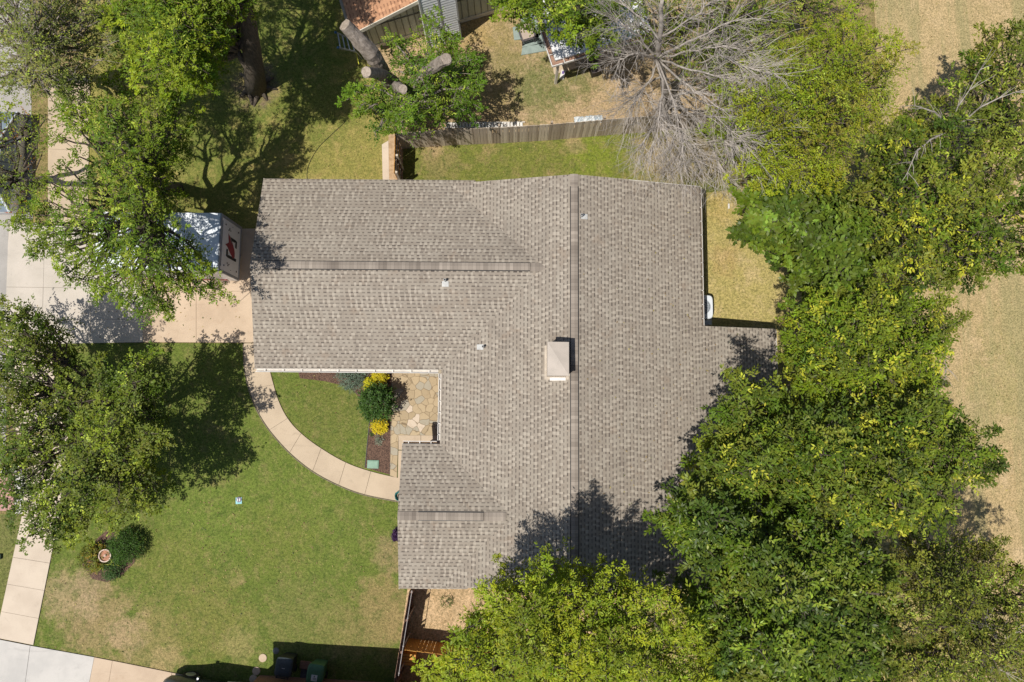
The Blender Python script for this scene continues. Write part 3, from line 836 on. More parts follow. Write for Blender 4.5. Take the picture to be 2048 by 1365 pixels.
# ------------------------------------------------------------------ dead tree
def dead_tree():
    rg = random.Random(5)
    b0 = at(1322, 222)
    mc_ = []
    r = root('dead_tree', 'leafless dead grey tree whose bare branches spread over the wooden fence and roof corner', 'tree', b0)
    loc = Vector(b0)
    mains = [
        ([(1322, 222, -0.1), (1334, 196, 1.8), (1330, 160, 3.6), (1312, 110, 5.0), (1324, 60, 6.6), (1327, -30, 8.6)], 0.20, 0.08),
        ([(1334, 196, 2.2), (1380, 190, 4.4), (1465, 192, 5.6)], 0.11, 0.055),
        ([(1330, 196, 2.2), (1326, 240, 4.5), (1305, 265, 5.6), (1282, 305, 6.2)], 0.10, 0.03),
        ([(1330, 200, 2.2), (1342, 250, 4.6), (1372, 290, 5.8), (1402, 335, 6.4)], 0.10, 0.03),
        ([(1334, 190, 2.6), (1400, 245, 4.8), (1470, 300, 6.2), (1530, 335, 6.8)], 0.10, 0.03),
        ([(1312, 110, 5.0), (1272, 98, 6.0), (1225, 112, 6.6)], 0.08, 0.025),
        ([(1312, 110, 5.0), (1385, 72, 6.8), (1490, 24, 8.0)], 0.09, 0.03),
        ([(1316, 112, 5.0), (1390, 92, 6.4), (1470, 80, 7.4), (1540, 96, 7.9)], 0.07, 0.02),
        ([(1330, 150, 4.0), (1290, 168, 4.6), (1262, 205, 4.8)], 0.08, 0.045),
        ([(1318, 120, 4.8), (1286, 176, 5.0), (1258, 214, 5.2)], 0.05, 0.04),
        ([(1312, 110, 5.0), (1272, 60, 6.6), (1225, 24, 7.6)], 0.08, 0.025),
        ([(1312, 112, 5.0), (1330, 180, 6.0), (1318, 240, 6.6), (1316, 295, 6.4)], 0.07, 0.02),
        ([(1314, 112, 5.0), (1345, 190, 6.2), (1362, 250, 6.8), (1375, 310, 6.6)], 0.07, 0.02),
        ([(1316, 112, 5.0), (1372, 160, 6.6), (1440, 210, 7.2), (1500, 250, 7.4)], 0.07, 0.02),
        ([(1316, 112, 5.0), (1380, 130, 6.8), (1450, 150, 7.4), (1520, 160, 7.6)], 0.07, 0.02),
        ([(1440, 210, 7.2), (1490, 190, 8.0), (1540, 200, 8.4)], 0.04, 0.015),
        ([(1410, 120, 6.8), (1460, 100, 8.0), (1530, 130, 8.6)], 0.04, 0.015),
        ([(1400, 240, 5.6), (1450, 245, 7.6), (1510, 290, 8.2)], 0.04, 0.015),
        ([(1320, 60, 6.6), (1390, 20, 7.8), (1440, -20, 8.4)], 0.06, 0.02),
        ([(1322, 70, 6.6), (1270, 10, 7.8), (1230, -20, 8.2)], 0.06, 0.02),
        ([(1342, 250, 4.6), (1335, 300, 5.4), (1350, 340, 5.8)], 0.06, 0.02),
        ([(1400, 245, 4.8), (1440, 310, 5.6), (1460, 350, 5.6)], 0.06, 0.02),
        ([(1470, 300, 6.2), (1520, 300, 6.8), (1560, 320, 7.0)], 0.05, 0.02),
    ]
    tr = MB(); br = MB()

    def grow(p, d, L, rad, lev):
        n = 4; q = Vector(p); P = [q.copy()]; dd = d.copy()
        for i in range(n):
            dd = (dd + Vector((rg.uniform(-1, 1), rg.uniform(-1, 1), rg.uniform(-1, 1))) * 0.16).normalized()
            dd.z -= 0.02
            q = q + dd * L / n; P.append(q.copy())
        br.tube(P, [rad * (1 - 0.17 * i) for i in range(n + 1)], 4 if lev < 1 else 3, False)
        if lev < 2:
            for _ in range(4 if lev == 0 else 2):
                i = rg.randrange(1, n + 1)
                nd = (dd + Vector((rg.uniform(-1, 1), rg.uniform(-1, 1), rg.uniform(-0.6, 0.7))) * 0.65).normalized()
                grow(P[i], nd, L * rg.uniform(0.45, 0.75), rad * 0.62, lev + 1)

    for k, (pp, r0, r1) in enumerate(mains):
        q0 = pp[0]
        W = [Vector(at(1316 + (p[0] - 1316) * 0.84, 165 + (p[1] - 165) * 0.86 if p[2] > 3 else p[1], p[2])) - loc for p in pp]
        # smooth
        Wf = []
        for i in range(len(W) - 1):
            for s in range(4):
                Wf.append(W[i].lerp(W[i + 1], s / 4) + Vector((rg.uniform(-1, 1), rg.uniform(-1, 1), rg.uniform(-1, 1))) * 0.05)
        Wf.append(W[-1])
        n = len(Wf)
        r0 = r0 if k == 0 else r0 * 0.62
        tr.tube(Wf, [r0 + (r1 * 0.8 - r0) * i / (n - 1) for i in range(n)], 8)
        start = int(n * 0.35) if k else int(n * 0.45)
        for i in range(start, n):
            d = (Wf[i] - Wf[max(i - 2, 0)]).normalized()
            for _ in range(3 if i < n - 1 else 7):
                sp = Vector((rg.uniform(-1, 1), rg.uniform(-1, 1), rg.uniform(-0.5, 0.6)))
                nd = (d * 0.9 + sp * (0.75 if i < n - 1 else 0.5)).normalized()
                grow(Wf[i], nd, rg.uniform(0.7, 1.5), rg.uniform(0.009, 0.015), 0)
    tr.build('trunk', M['dead'], r, smooth=True)
    br.build('branches', M['dead'], r)


dead_tree()


def sticks(label, lst, seed, r0=0.04, parent_label='tree'):
    """bare grey branch poking out of the foliage: (list of polylines)"""
    rg = random.Random(seed)
    b = Vector(at(*lst[0][0]))
    mb = MB()
    for pl in lst:
        W = [Vector(at(*p)) - Vector((b.x, b.y, 0)) for p in pl]
        W = [q for i in range(len(W) - 1) for q in (W[i], W[i].lerp(W[i + 1], 0.5) + Vector((rg.uniform(-1, 1), rg.uniform(-1, 1), 0)) * 0.06)] + [W[-1]]
        mb.tube(W, [r0 * (1 - 0.75 * i / (len(W) - 1)) for i in range(len(W))], 5)
        for i in range(1, len(W)):
            for _ in range(3):
                d = (W[i] - W[i - 1]).normalized() + Vector((rg.uniform(-1, 1), rg.uniform(-1, 1), rg.uniform(-0.3, 0.6))) * 0.7
                e = W[i] + d.normalized() * rg.uniform(0.3, 0.9)
                mb.tube([W[i], W[i].lerp(e, 0.5) + Vector((0, 0, 0.04)), e], [0.012, 0.009, 0.005], 3, False)
    o = mb.build('dead_sapling', M['dead'])
    o.location = (b.x, b.y, 0)
    tag(o, label, 'tree')


sticks('forked bare grey sapling standing in the open olive tree at upper right',
       [[(1925, 330, 0), (1900, 262, 6.6), (1915, 215, 7.6), (1960, 140, 8.4)], [(1900, 262, 6.6), (1960, 215, 8.0), (2030, 185, 8.4)],
        [(1900, 262, 6.6), (1860, 280, 7.4), (1835, 300, 7.8), (1815, 345, 7.8)], [(1895, 255, 6.6), (1870, 225, 7.6), (1830, 212, 8)]], 3)
sticks('pale bare forked sapling near the bottom right corner of the photo',
       [[(1960, 1270, 0), (1995, 1300, 7.4), (2010, 1280, 8.2), (2050, 1250, 8.6)], [(1995, 1300, 7.4), (1985, 1260, 8.2), (1970, 1240, 8.5)],
        [(1995, 1300, 7.4), (1985, 1335, 8.2), (2010, 1345, 8.5)]], 4)
sticks('thin bare grey sapling at the edge of the dry field right of the roof',
       [[(1868, 700, 0), (1892, 735, 1.2), (1890, 700, 2.4), (1885, 660, 3.5)], [(1892, 735, 1.2), (1884, 775, 1.8)]], 6, 0.03)


# ------------------------------------------------------------------ pollarded tree with cut limbs
def pollard():
    b0 = at(800, 190)
    r = tree('pollarded_tree', 'pollarded tree with four thick sawn-off grey limbs above dark green regrowth', [
        (815, 62), (850, 30), (905, 42), (922, 85), (955, 115), (968, 175), (958, 232), (905, 255), (860, 240), (800, 268), (752, 292), (718, 272), (722, 240),
        (700, 215), (692, 180), (715, 160), (770, 125), (752, 92), (775, 62)],
        2.6, 4.4, (800, 190), GRN + MID[:1], 31, 70, 12, 16, 0.12, 0.05, 0.5, D=70, trunk_r=0.34, barkm='bark_grey', fork=0.4, sprout=0.06,
        thin=((790, 165, 26, 0.3),))
    loc = Vector(b0)
    limbs = [([(803, 190, 0.4), (775, 160, 2.4), (757, 128, 3.6), (742, 106, 4.4), (690, 50, 5.6)], [0.32, 0.27, 0.30, 0.33, 0.25]),
             ([(803, 190, 0.6), (790, 165, 2.4), (765, 150, 3.6), (733, 144, 5.2)], [0.28, 0.24, 0.23, 0.205]),
             ([(806, 192, 0.6), (796, 180, 2.5), (793, 173, 3.6), (806, 178, 4.9)], [0.28, 0.22, 0.2, 0.175]),
             ([(806, 188, 0.5), (828, 172, 2.4), (855, 143, 4.2), (893, 118, 5.8)], [0.28, 0.23, 0.22, 0.215])]
    for pl, rad in limbs:
        W = [Vector(at(*p)) - loc for p in pl]
        mb = MB(); Wf = []; Rf = []
        for i in range(len(W) - 1):
            for s in range(5):
                t = s / 5
                Wf.append(W[i].lerp(W[i + 1], t)); Rf.append((rad[i] * (1 - t) + rad[i + 1] * t) * rnd.uniform(0.93, 1.08))
        Wf.append(W[-1]); Rf.append(rad[-1])
        mb.tube(Wf, Rf, 14)
        rj = random.Random(len(Wf))
        mb.v = [(x + rj.uniform(-.026, .026), y + rj.uniform(-.026, .026), z + rj.uniform(-.026, .026)) for x, y, z in mb.v]
        lo = mb.build('limb', M['bark_grey'], r, smooth=False)
        d = (Wf[-1] - Wf[-2]).normalized()
        MB().tube([Wf[-1] - d * 0.01, Wf[-1] + d * 0.02], [rad[-1] * 0.95, rad[-1] * 0.9], 18).build('cut_face', M['cut'], lo)
    # slender water shoots
    mb = MB(); rg = random.Random(3)
    for (x1, y1) in [(760, 260), (775, 265), (790, 262), (805, 255), (845, 222), (830, 160), (720, 168), (812, 240)]:
        a = Vector(at(798, 185, 3.0)); e = Vector(at(x1, y1, 4.4))
        mb.tube([p - loc for p in bent(a, e, rg, 4, 0.04)], [0.03, 0.024, 0.018, 0.014, 0.008], 4)
    mb.build('shoots', M['dead'], r)


pollard()


# thick leaning trunk with root flare under the shade tree is built by tree(); add its root mound
def root_mound():
    b = at(512, 175)
    mb = MB(); rg = random.Random(2)
    for k in range(9):
        a = -2.6 + k * 0.62
        P = [Vector((0, 0, 0.15)), Vector((math.cos(a) * 0.5, math.sin(a) * 0.5, 0.12)), Vector((math.cos(a + rg.uniform(-.3, .3)) * 1.0, math.sin(a) * 0.95, 0.02))]
        mb.tube(P, [0.22, 0.12, 0.04], 7)
    P = [Vector(at(x, y, z)) - Vector((b[0], b[1], 0)) for x, y, z in [(512, 178, 0), (506, 120, 2.2), (497, 60, 4.2), (486, -10, 6.2), (470, -60, 7.5)]]
    mb.tube(P, [0.5, 0.4, 0.36, 0.3, 0.2], 12)
    par = bpy.data.objects['shade_tree']
    o = mb.build('leaning_stem', M['bark'], par, smooth=True)
    o.location = (b[0] - par.location.x, b[1] - par.location.y, 0)


root_mound()


# ------------------------------------------------------------------ shrubs
def shrub(name, label, px, py, r_px, h, cols, n, llen, lwid, seed, zbase=0.0, group=None, cat='shrub', per=12, shape=1.0, up=0.7):
    rs = np.random.RandomState(seed); rg = random.Random(seed)
    zc = h * 0.7
    x, y, _ = at(px, py, zc)
    rad = r_px / PXF * (CAMH - zc)
    r = root(name, label, cat, (x, y, 0), 0, group)
    C = []; R = []; CC = []
    mb = MB()
    for i in range(n):
        a = rg.uniform(0, 6.283); el = math.asin(min(1.0, rg.random() ** 0.8))
        q = rg.uniform(0.8, 1.0)
        p = (rad * math.cos(a) * math.cos(el) * q * shape, rad * math.sin(a) * math.cos(el) * q, max(0.05, h * (0.3 + 0.65 * math.sin(el)) * q))
        C.append(p); R.append(max(0.05, rad * 0.26)); CC.append(np.array(cols[rg.randrange(len(cols))]) * rg.uniform(0.8, 1.2))
        if i % 5 == 0: mb.tube([(0, 0, 0), (p[0] * 0.5, p[1] * 0.5, p[2] * 0.5), p], [0.02, 0.014, 0.006], 4)
    mb.build('stem', M['bark'], r)
    a = leaf_cloud(rs, np.array(C), np.array(R), np.array(CC), per, llen, lwid, up=up)
    leaves_mesh('foliage', *a, M['leaf'], r)
    return r


shrub('boxwood_shrub', 'round clipped dark green shrub touching the big planter pot', 246, 1095, 33, 0.9, [(0.06, 0.125, 0.015), (0.045, 0.10, 0.013)], 420, 0.05, 0.03, 41)
shrub('low_shrub', 'small low dark green shrub below the planter pot', 221, 1140, 21, 0.45, [(0.06, 0.12, 0.03), (0.05, 0.10, 0.02)], 140, 0.05, 0.03, 42)
shrub('flowering_shrub', 'olive shrub with yellow flecks left of the planter pot', 181, 1117, 26, 0.8, OLV + OLV + [(0.34, 0.24, 0.02)], 180, 0.07, 0.035, 43)
shrub('blue_juniper', 'grey-blue shrub under the gutter in the flower bed', 702, 752, 30, 0.6, [(0.20, 0.27, 0.20), (0.15, 0.21, 0.15)], 220, 0.07, 0.02, 44, up=0.5)
shrub('golden_shrub', 'bright yellow shrub tucked against the white gutter', 759, 751, 16, 0.6, [(0.62, 0.52, 0.02), (0.52, 0.46, 0.03)], 120, 0.06, 0.03, 45, group='yellow shrubs in the flower bed')
shrub('golden_shrub', 'small bright yellow shrub between the grey-blue shrub and the green bush', 739, 769, 13, 0.5, [(0.58, 0.54, 0.02), (0.5, 0.48, 0.03)], 100, 0.06, 0.03, 46, group='yellow shrubs in the flower bed')
shrub('golden_shrub', 'bright yellow spiky shrub alone on the mulch below the green bush', 757, 851, 16, 0.5, [(0.68, 0.54, 0.02), (0.6, 0.48, 0.03)], 120, 0.08, 0.025, 47, group='yellow shrubs in the flower bed')
shrub('holly_bush', 'largest dark green bush in the flower bed, beside the flagstone patio', 750, 805, 36, 1.9, [(0.06, 0.12, 0.02), (0.045, 0.095, 0.018)], 260, 0.09, 0.05, 48, per=13)
shrub('agave_plant', 'small grey-green spiky plant on the mulch above the green valve box', 757, 881, 8, 0.22, [(0.22, 0.27, 0.2)], 12, 0.13, 0.02, 49, per=7, cat='plant')
shrub('seedling', 'tiny green seedling in the mulch next to the yellow spiky shrub', 744, 868, 4, 0.15, [(0.08, 0.12, 0.03)], 10, 0.06, 0.03, 50, per=5, cat='plant')
shrub('purple_plant', 'dark purple low plant against the west wall of the house', 792, 1072, 11, 0.4, [(0.06, 0.025, 0.085), (0.045, 0.02, 0.06)], 80, 0.07, 0.03, 52, cat='plant', shape=0.6)
shrub('fence_weed', 'green weed growing in the bare soil below the southwest wing', 893, 1204, 14, 0.25, [(0.11, 0.15, 0.04)], 24, 0.06, 0.03, 53, per=6, cat='plant')


# ------------------------------------------------------------------ the house
def house():
    h = root('house', 'single-storey brick house with grey-brown shingle roof, filling the middle of the photo', 'house', (0, 0, 0), -HR)
    SL = 0.25; EZ = 2.62
    XW, XR, XE = -2.83, 2.36, 7.62           # main: west eave, ridge, east eave
    XO = 10.82; YN, YS, YI = 9.40, -6.58, 3.62
    GX0, GY0, GY1 = -10.28, 1.77, 9.57; GM = (GY0 + GY1) / 2 + 0.09
    WX0, WY0, WY1 = -4.32, -6.70, -1.16; WM = (WY0 + WY1) / 2 + 0.08
    RZ = EZ + (XR - XW) * SL
    zw = lambda x, y: EZ + (x - XW) * SL
    ze = lambda x, y: RZ - (x - XR) * SL
    GZ = EZ + (GM - GY0) * SL
    WZ = EZ + (WM - WY0) * SL
    th = 0.14
    rf = MB()
    rf.slab([(XW, YS), (XR, YS), (XR, YN), (XW, YN)], zw, th, 0)
    rf.slab([(XR, YS), (XO, YS), (XO, YI), (XE, YI), (XE, YN), (XR, YN)], ze, th, 1)
    gs = (GZ - EZ) / (GY1 - GM)
    rf.slab([(GX0, GY0), (GM - GY0 + XW, GY0), (GM - GY0 + XW + 0.4, GM), (GX0, GM)], lambda x, y: EZ + (y - GY0) * SL, th, 2)
    rf.slab([(GX0, GM), (1.6, GM), (-1.6, GY1), (GX0, GY1)], lambda x, y: EZ + (GY1 - y) * gs, th, 3)
    ws = (WZ - EZ) / (WY1 - WM)
    rf.slab([(WX0, WY0), (-1.67, WY0), (0.2, WM), (WX0, WM)], lambda x, y: EZ + (y - WY0) * SL, th, 2)
    rf.slab([(WX0, WM), (0.2, WM), (XW - 0.0, WY1), (WX0, WY1)], lambda x, y: EZ + (WY1 - y) * ws, th, 3)
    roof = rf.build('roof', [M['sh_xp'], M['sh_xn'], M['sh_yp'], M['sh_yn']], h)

    # ridge caps and raised ridge vents
    def cap(a, b, wdt, hgt, along, mtl, nm):
        (x0, y0, z0), (x1, y1, z1) = a, b
        mb = MB(); s = SL
        if along == 'y':
            prof = [(-wdt / 2, -wdt / 2 * s), (0, 0.0), (wdt / 2, -wdt / 2 * s)]
            lo = [(x0 + p[0], y0, z0 + p[1] + hgt) for p in prof]; hi = [(x0 + p[0], y1, z0 + p[1] + hgt) for p in prof]
            lo2 = [(x0 + p[0], y0, z0 + p[1] - 0.01) for p in prof]; hi2 = [(x0 + p[0], y1, z0 + p[1] - 0.01) for p in prof]
        else:
            prof = [(-wdt / 2, -wdt / 2 * s), (0, 0.0), (wdt / 2, -wdt / 2 * s)]
            lo = [(x0, y0 + p[0], z0 + p[1] + hgt) for p in prof]; hi = [(x1, y0 + p[0], z0 + p[1] + hgt) for p in prof]
            lo2 = [(x0, y0 + p[0], z0 + p[1] - 0.01) for p in prof]; hi2 = [(x1, y0 + p[0], z0 + p[1] - 0.01) for p in prof]
        v = lo + hi + lo2 + hi2
        mb.add(v, [(0, 1, 4, 3), (1, 2, 5, 4), (0, 3, 9, 6), (2, 8, 11, 5), (0, 6, 7, 1), (1, 7, 8, 2), (3, 4, 10, 9), (4, 5, 11, 10), (6, 9, 10, 7), (7, 10, 11, 8)])
        mb.build(nm, mtl, roof)

    y_n = hat(1147, 373, RZ)[1]
    cap((XR, YS, RZ), (XR, YN + 0.01, RZ), 0.31, 0.022, 'y', M['cap_y'], 'ridge_cap')
    cap((XR, YS + 0.5, RZ), (XR, y_n, RZ), 0.27, 0.065, 'y', M['cap_y'], 'ridge_vent')
    gx0 = hat(528, 531, GZ)[0]; gx1 = hat(1060, 531, GZ)[0]
    cap((GX0, GM, GZ), (1.45, GM, GZ), 0.33, 0.02, 'x', M['cap_x'], 'ridge_cap')
    cap((gx0, GM, GZ), (gx1, GM, GZ), 0.29, 0.065, 'x', M['cap_x'], 'ridge_vent')
    wx0 = hat(836, 1031, WZ)[0]; wx1 = hat(967, 1031, WZ)[0]
    cap((WX0, WM, WZ), (-0.2, WM, WZ), 0.33, 0.03, 'x', M['cap_x'], 'ridge_cap')
    cap((wx0, WM, WZ), (wx1, WM, WZ), 0.29, 0.065, 'x', M['cap_x'], 'ridge_vent')
    # dark slots of the vents
    sl = MB()
    for sx in (-1, 1):
        x = XR + sx * 0.150
        sl.box(x - 0.014, x + 0.014, YS + 0.5, y_n, RZ - 0.06, RZ + 0.005)
        y = GM + sx * 0.158
        sl.box(gx0, gx1, y - 0.014, y + 0.014, GZ - 0.06, GZ + 0.003)
        y = WM + sx * 0.158
        sl.box(wx0, wx1, y - 0.014, y + 0.014, WZ - 0.06, WZ + 0.003)
    sl.each('vent_slot', M['black'], roof)

    # fascia under the eaves and rakes
    fa = MB(); o = 0.012
    def fb(a, b, za, zb):
        fa.beam((a[0], a[1], za - th - 0.005), (b[0], b[1], zb - th - 0.005), 0.03, 0.17)
    fb((GX0 + o, GY0), (GX0 + o, GM), EZ + 0.05, GZ + 0.05); fb((GX0 + o, GM), (GX0 + o, GY1), GZ + 0.05, EZ + 0.05)
    fb((WX0 + o, WY0), (WX0 + o, WM), EZ + 0.05, WZ + 0.05); fb((WX0 + o, WM), (WX0 + o, WY1), WZ + 0.05, EZ + 0.05)
    fb((XW, YN - o), (XR, YN - o), EZ + 0.05, RZ + 0.05); fb((XR, YN - o), (XE, YN - o), RZ + 0.05, EZ + 0.05)
    fb((GX0, GY1 - o), (-1.6, GY1 - o), EZ + 0.03, EZ + 0.03); fb((WX0, WY0 + o), (-1.67, WY0 + o), EZ + 0.03, EZ + 0.03)
    fb((XW, YS + o), (XR, YS + o), EZ + 0.05, RZ + 0.05); fb((XR, YS + o), (XO, YS + o), RZ + 0.05, ze(XO, 0) + 0.05)
    fb((XE, YI - o), (XO, YI - o), ze(XE, 0) + 0.05, ze(XO, 0) + 0.05)
    fa.each('fascia', M['fascia'], h)

    # gutters (open troughs with straps)
    def gutter(a, b, z, nrm, straps, name='gutter', W_=0.125, gm='white', fm='white'):
        (ax, ay), (bx, by) = a, b
        nx, ny = nrm
        g = MB(); g2 = MB(); t = 0.012; H = 0.11
        L = math.hypot(bx - ax, by - ay)
        for off, z0, z1, w_ in ((W_, z - H, z, t * 1.9), (0.006, z - H, z - 0.01, t)):
            g.beam((ax + nx * off, ay + ny * off, (z0 + z1) / 2), (bx + nx * off, by + ny * off, (z0 + z1) / 2), w_, z1 - z0)
        g2.beam((ax + nx * W_ / 2, ay + ny * W_ / 2, z - H), (bx + nx * W_ / 2, by + ny * W_ / 2, z - H), W_ - 0.03, t)
        go = g.build(name, M[gm], h); g2.build('gutter_floor', M[fm], go)
        s = MB()
        for i in range(straps):
            f = (i + 0.5) / straps
            x, y = ax + (bx - ax) * f, ay + (by - ay) * f
            s.beam((x - nx * 0.01, y - ny * 0.01, z - 0.004), (x + nx * (W_ + 0.012), y + ny * (W_ + 0.012), z - 0.004), 0.03, 0.008)
        s.each('strap', M['white'], go)
    gz = EZ - 0.05
    gutter((GX0 + 0.02, GY0), (XW - 0.135, GY0), gz, (0, -1), 10, fm='fascia')
    gutter((XW, GY0 - 0.14), (XW, WY1 + 0.14), gz, (-1, 0), 6, W_=0.1, fm='fascia')
    gutter((WX0 + 0.02, WY1), (XW - 0.14, WY1), gz, (0, 1), 3, W_=0.1, fm='gutter_shade')
    gutter((XE, YI + 0.02), (XE, YN - 0.02), gz - 0.02, (1, 0), 10, W_=0.085, gm='fascia', fm='gutter_shade')
    gutter((XO, YS + 0.02), (XO, YI - 0.02), ze(XO, 0) - 0.06, (1, 0), 10, W_=0.085, gm='fascia', fm='gutter_shade')

    # walls
    wl = MB(); k = 0.42
    wl.box(GX0 + 0.25, XR, GY0 + k, GY1 - k, 0, EZ - 0.05)
    wl.box(XW + k, XE - k, YS + k, YN - 0.3, 0, EZ - 0.1)
    wl.box(WX0 + 0.25, XW + 1.0, WY0 + k, WY1 - k, 0, EZ - 0.05)
    for (x, y0, ym, y1, zt) in ((GX0 + 0.25, GY0 + k, GM, GY1 - k, GZ - 0.2), (WX0 + 0.25, WY0 + k, WM, WY1 - k, WZ - 0.2)):
        wl.add([(x, y0, EZ - 0.06), (x, y1, EZ - 0.06), (x, ym, zt), (x + 0.2, y0, EZ - 0.06), (x + 0.2, y1, EZ - 0.06), (x + 0.2, ym, zt)],
               [(0, 2, 1), (3, 4, 5), (0, 1, 4, 3), (1, 2, 5, 4), (2, 0, 3, 5)])
    for y in (YN - 0.5, YS + k):
        wl.add([(XW + k, y, EZ - 0.12), (XE - k, y, EZ - 0.12), (XR, y, RZ - 0.22), (XW + k, y + 0.18, EZ - 0.12), (XE - k, y + 0.18, EZ - 0.12), (XR, y + 0.18, RZ - 0.22)],
               [(0, 1, 2), (3, 5, 4), (0, 3, 4, 1), (1, 4, 5, 2), (2, 5, 3, 0)])
    wl.build('wall', M['brick'], h)
    # covered back porch: posts
    ps = MB()
    for y in (YS + 0.3, -3.2, 0.2, YI - 0.3):
        ps.box(XO - 0.35, XO - 0.22, y - 0.065, y + 0.065, 0, ze(XO, 0) - 0.2)
    ps.each('porch_post', M['white'], h)
    # garage door, front door, windows
    gd = MB().box(GX0 + 0.19, GX0 + 0.26, GY0 + 1.2, GY1 - 1.6, 0.02, 2.15).build('garage_door', M['white'], h)
    gp = MB()
    for i in range(4):
        for j in range(6):
            gp.box(GX0 + 0.175, GX0 + 0.195, GY0 + 1.35 + j * 0.8, GY0 + 2.02 + j * 0.8, 0.12 + i * 0.52, 0.5 + i * 0.52)
    gp.each('door_panel', M['white'], gd)
    fd = MB().box(XW + k - 0.05, XW + k + 0.05, -0.3, 0.62, 0.05, 2.1).build('front_door', mat('door_paint', (0.12, 0.05, 0.03)), h)
    MB().box(XW + k - 0.11, XW + k - 0.05, 0.46, 0.50, 0.95, 1.1).build('handle', M['metal'], fd)

    def window(cx, cy, wx, wy, z0, z1):
        f = MB().box(cx - wx / 2, cx + wx / 2, cy - wy / 2, cy + wy / 2, z0, z1).build('window', M['white'], h)
        ix, iy = (0.012, -0.06) if wx < wy else (-0.06, 0.012)
        MB().box(cx - wx / 2 - ix, cx + wx / 2 + ix, cy - wy / 2 - iy, cy + wy / 2 + iy, z0 + 0.06, z1 - 0.06).build('pane', M['glass'], f)
    window(WX0 + 0.25, WM, 0.08, 1.6, 0.9, 2.1)
    window(-6.2, GY0 + k, 1.5, 0.08, 0.9, 2.1)
    window(3.5, YN - 0.3, 1.4, 0.08, 0.95, 2.1); window(-5.0, GY1 - k, 1.2, 0.08, 1.1, 2.1)
    window(XE - k, 6.8, 0.08, 1.4, 0.95, 2.1); window(XE - k, 0.5, 0.08, 1.8, 0.1, 2.1)

    # chimney: siding chase with flat metal cap creased along one diagonal
    cz = 4.85
    x0, y1, _ = hat(1095, 684, cz); x1, y0, _ = hat(1138, 752, cz)
    ch = MB().box(x0 + 0.03, x1 - 0.04, y0 + 0.02, y1 - 0.05, 3.2, cz - 0.06).build('chimney', mat('chimney_siding', (0.55, 0.47, 0.39), (0.47, 0.4, 0.33), 4), roof)
    mc = (0.5 * (x0 + x1), 0.5 * (y0 + y1))
    cp = MB()
    t = 0.09
    V = [(x0, y0, cz - 0.03), (x1, y0, cz + 0.02), (x1, y1, cz - 0.03), (x0, y1, cz + 0.02), (mc[0], mc[1], cz + 0.03), (x0, y0, cz - 0.07), (x1, y0, cz - 0.07), (x1, y1, cz - 0.07), (x0, y1, cz - 0.07)]
    cp.add(V, [(0, 1, 4), (1, 2, 4), (2, 3, 4), (3, 0, 4), (0, 5, 6, 1), (1, 6, 7, 2), (2, 7, 8, 3), (3, 8, 5, 0), (5, 8, 7, 6)])
    cp.build('chimney_cap', mat('cap_metal', (0.44, 0.38, 0.325), (0.39, 0.34, 0.29), 2, 0.55), ch)
    fx0, fy1, _ = hat(1089, 692, 3.62); fx1, fy0, _ = hat(1137, 760, 3.7)
    fl = MB()
    fl.slab([(fx0, fy0), (fx1, fy0), (fx1, fy1), (fx0, fy1)], lambda x, y: zw(x, y) + 0.012, 0.02)
    fl.build('flashing', mat('flashing_tan', (0.48, 0.41, 0.33), (0.4, 0.34, 0.27), 5), ch)
    MB().slab([(fx0 + 0.2, fy0 - 0.04), (fx1 - 0.12, fy0 - 0.04), (fx1 - 0.12, fy0 + 0.08), (fx0 + 0.2, fy0 + 0.08)], lambda x, y: zw(x, y) + 0.05, 0.03).build('flashing_lip', M['white'], ch)

    # plumbing vents
    def vent(px, py, zf, slope_axis):
        x, y, _ = hat(px, py, 3.3)
        z = zf(x, y); x, y, _ = hat(px, py, z + 0.1); z = zf(x, y)
        v = MB().tube([(x, y, z - 0.1), (x, y, z + 0.26)], [0.048, 0.048], 12)
        vo = v.build('vent_pipe', M['lead'], roof)
        MB().tube([(x, y, z + 0.262), (x, y, z + 0.265)], [0.036, 0.036], 12).build('opening', M['black'], vo)
        dx, dy = (-0.12, 0) if slope_axis == 'x' else ((0.12, 0) if slope_axis == '-x' else (0, -0.12))
        s = 0.13
        MB().slab([(x + dx - s, y + dy - s * .8), (x + dx + s, y + dy - s * .8), (x + dx + s, y + dy + s * .8), (x + dx - s, y + dy + s * .8)], lambda a, b: zf(a, b) + 0.012, 0.015).build('flashing', M['lead'], vo)
    vent(1163, 432, ze, '-x')
    vent(890, 561, lambda x, y: EZ + (y - GY0) * SL, 'y')
    vent(966, 694, zw, 'x')


house()


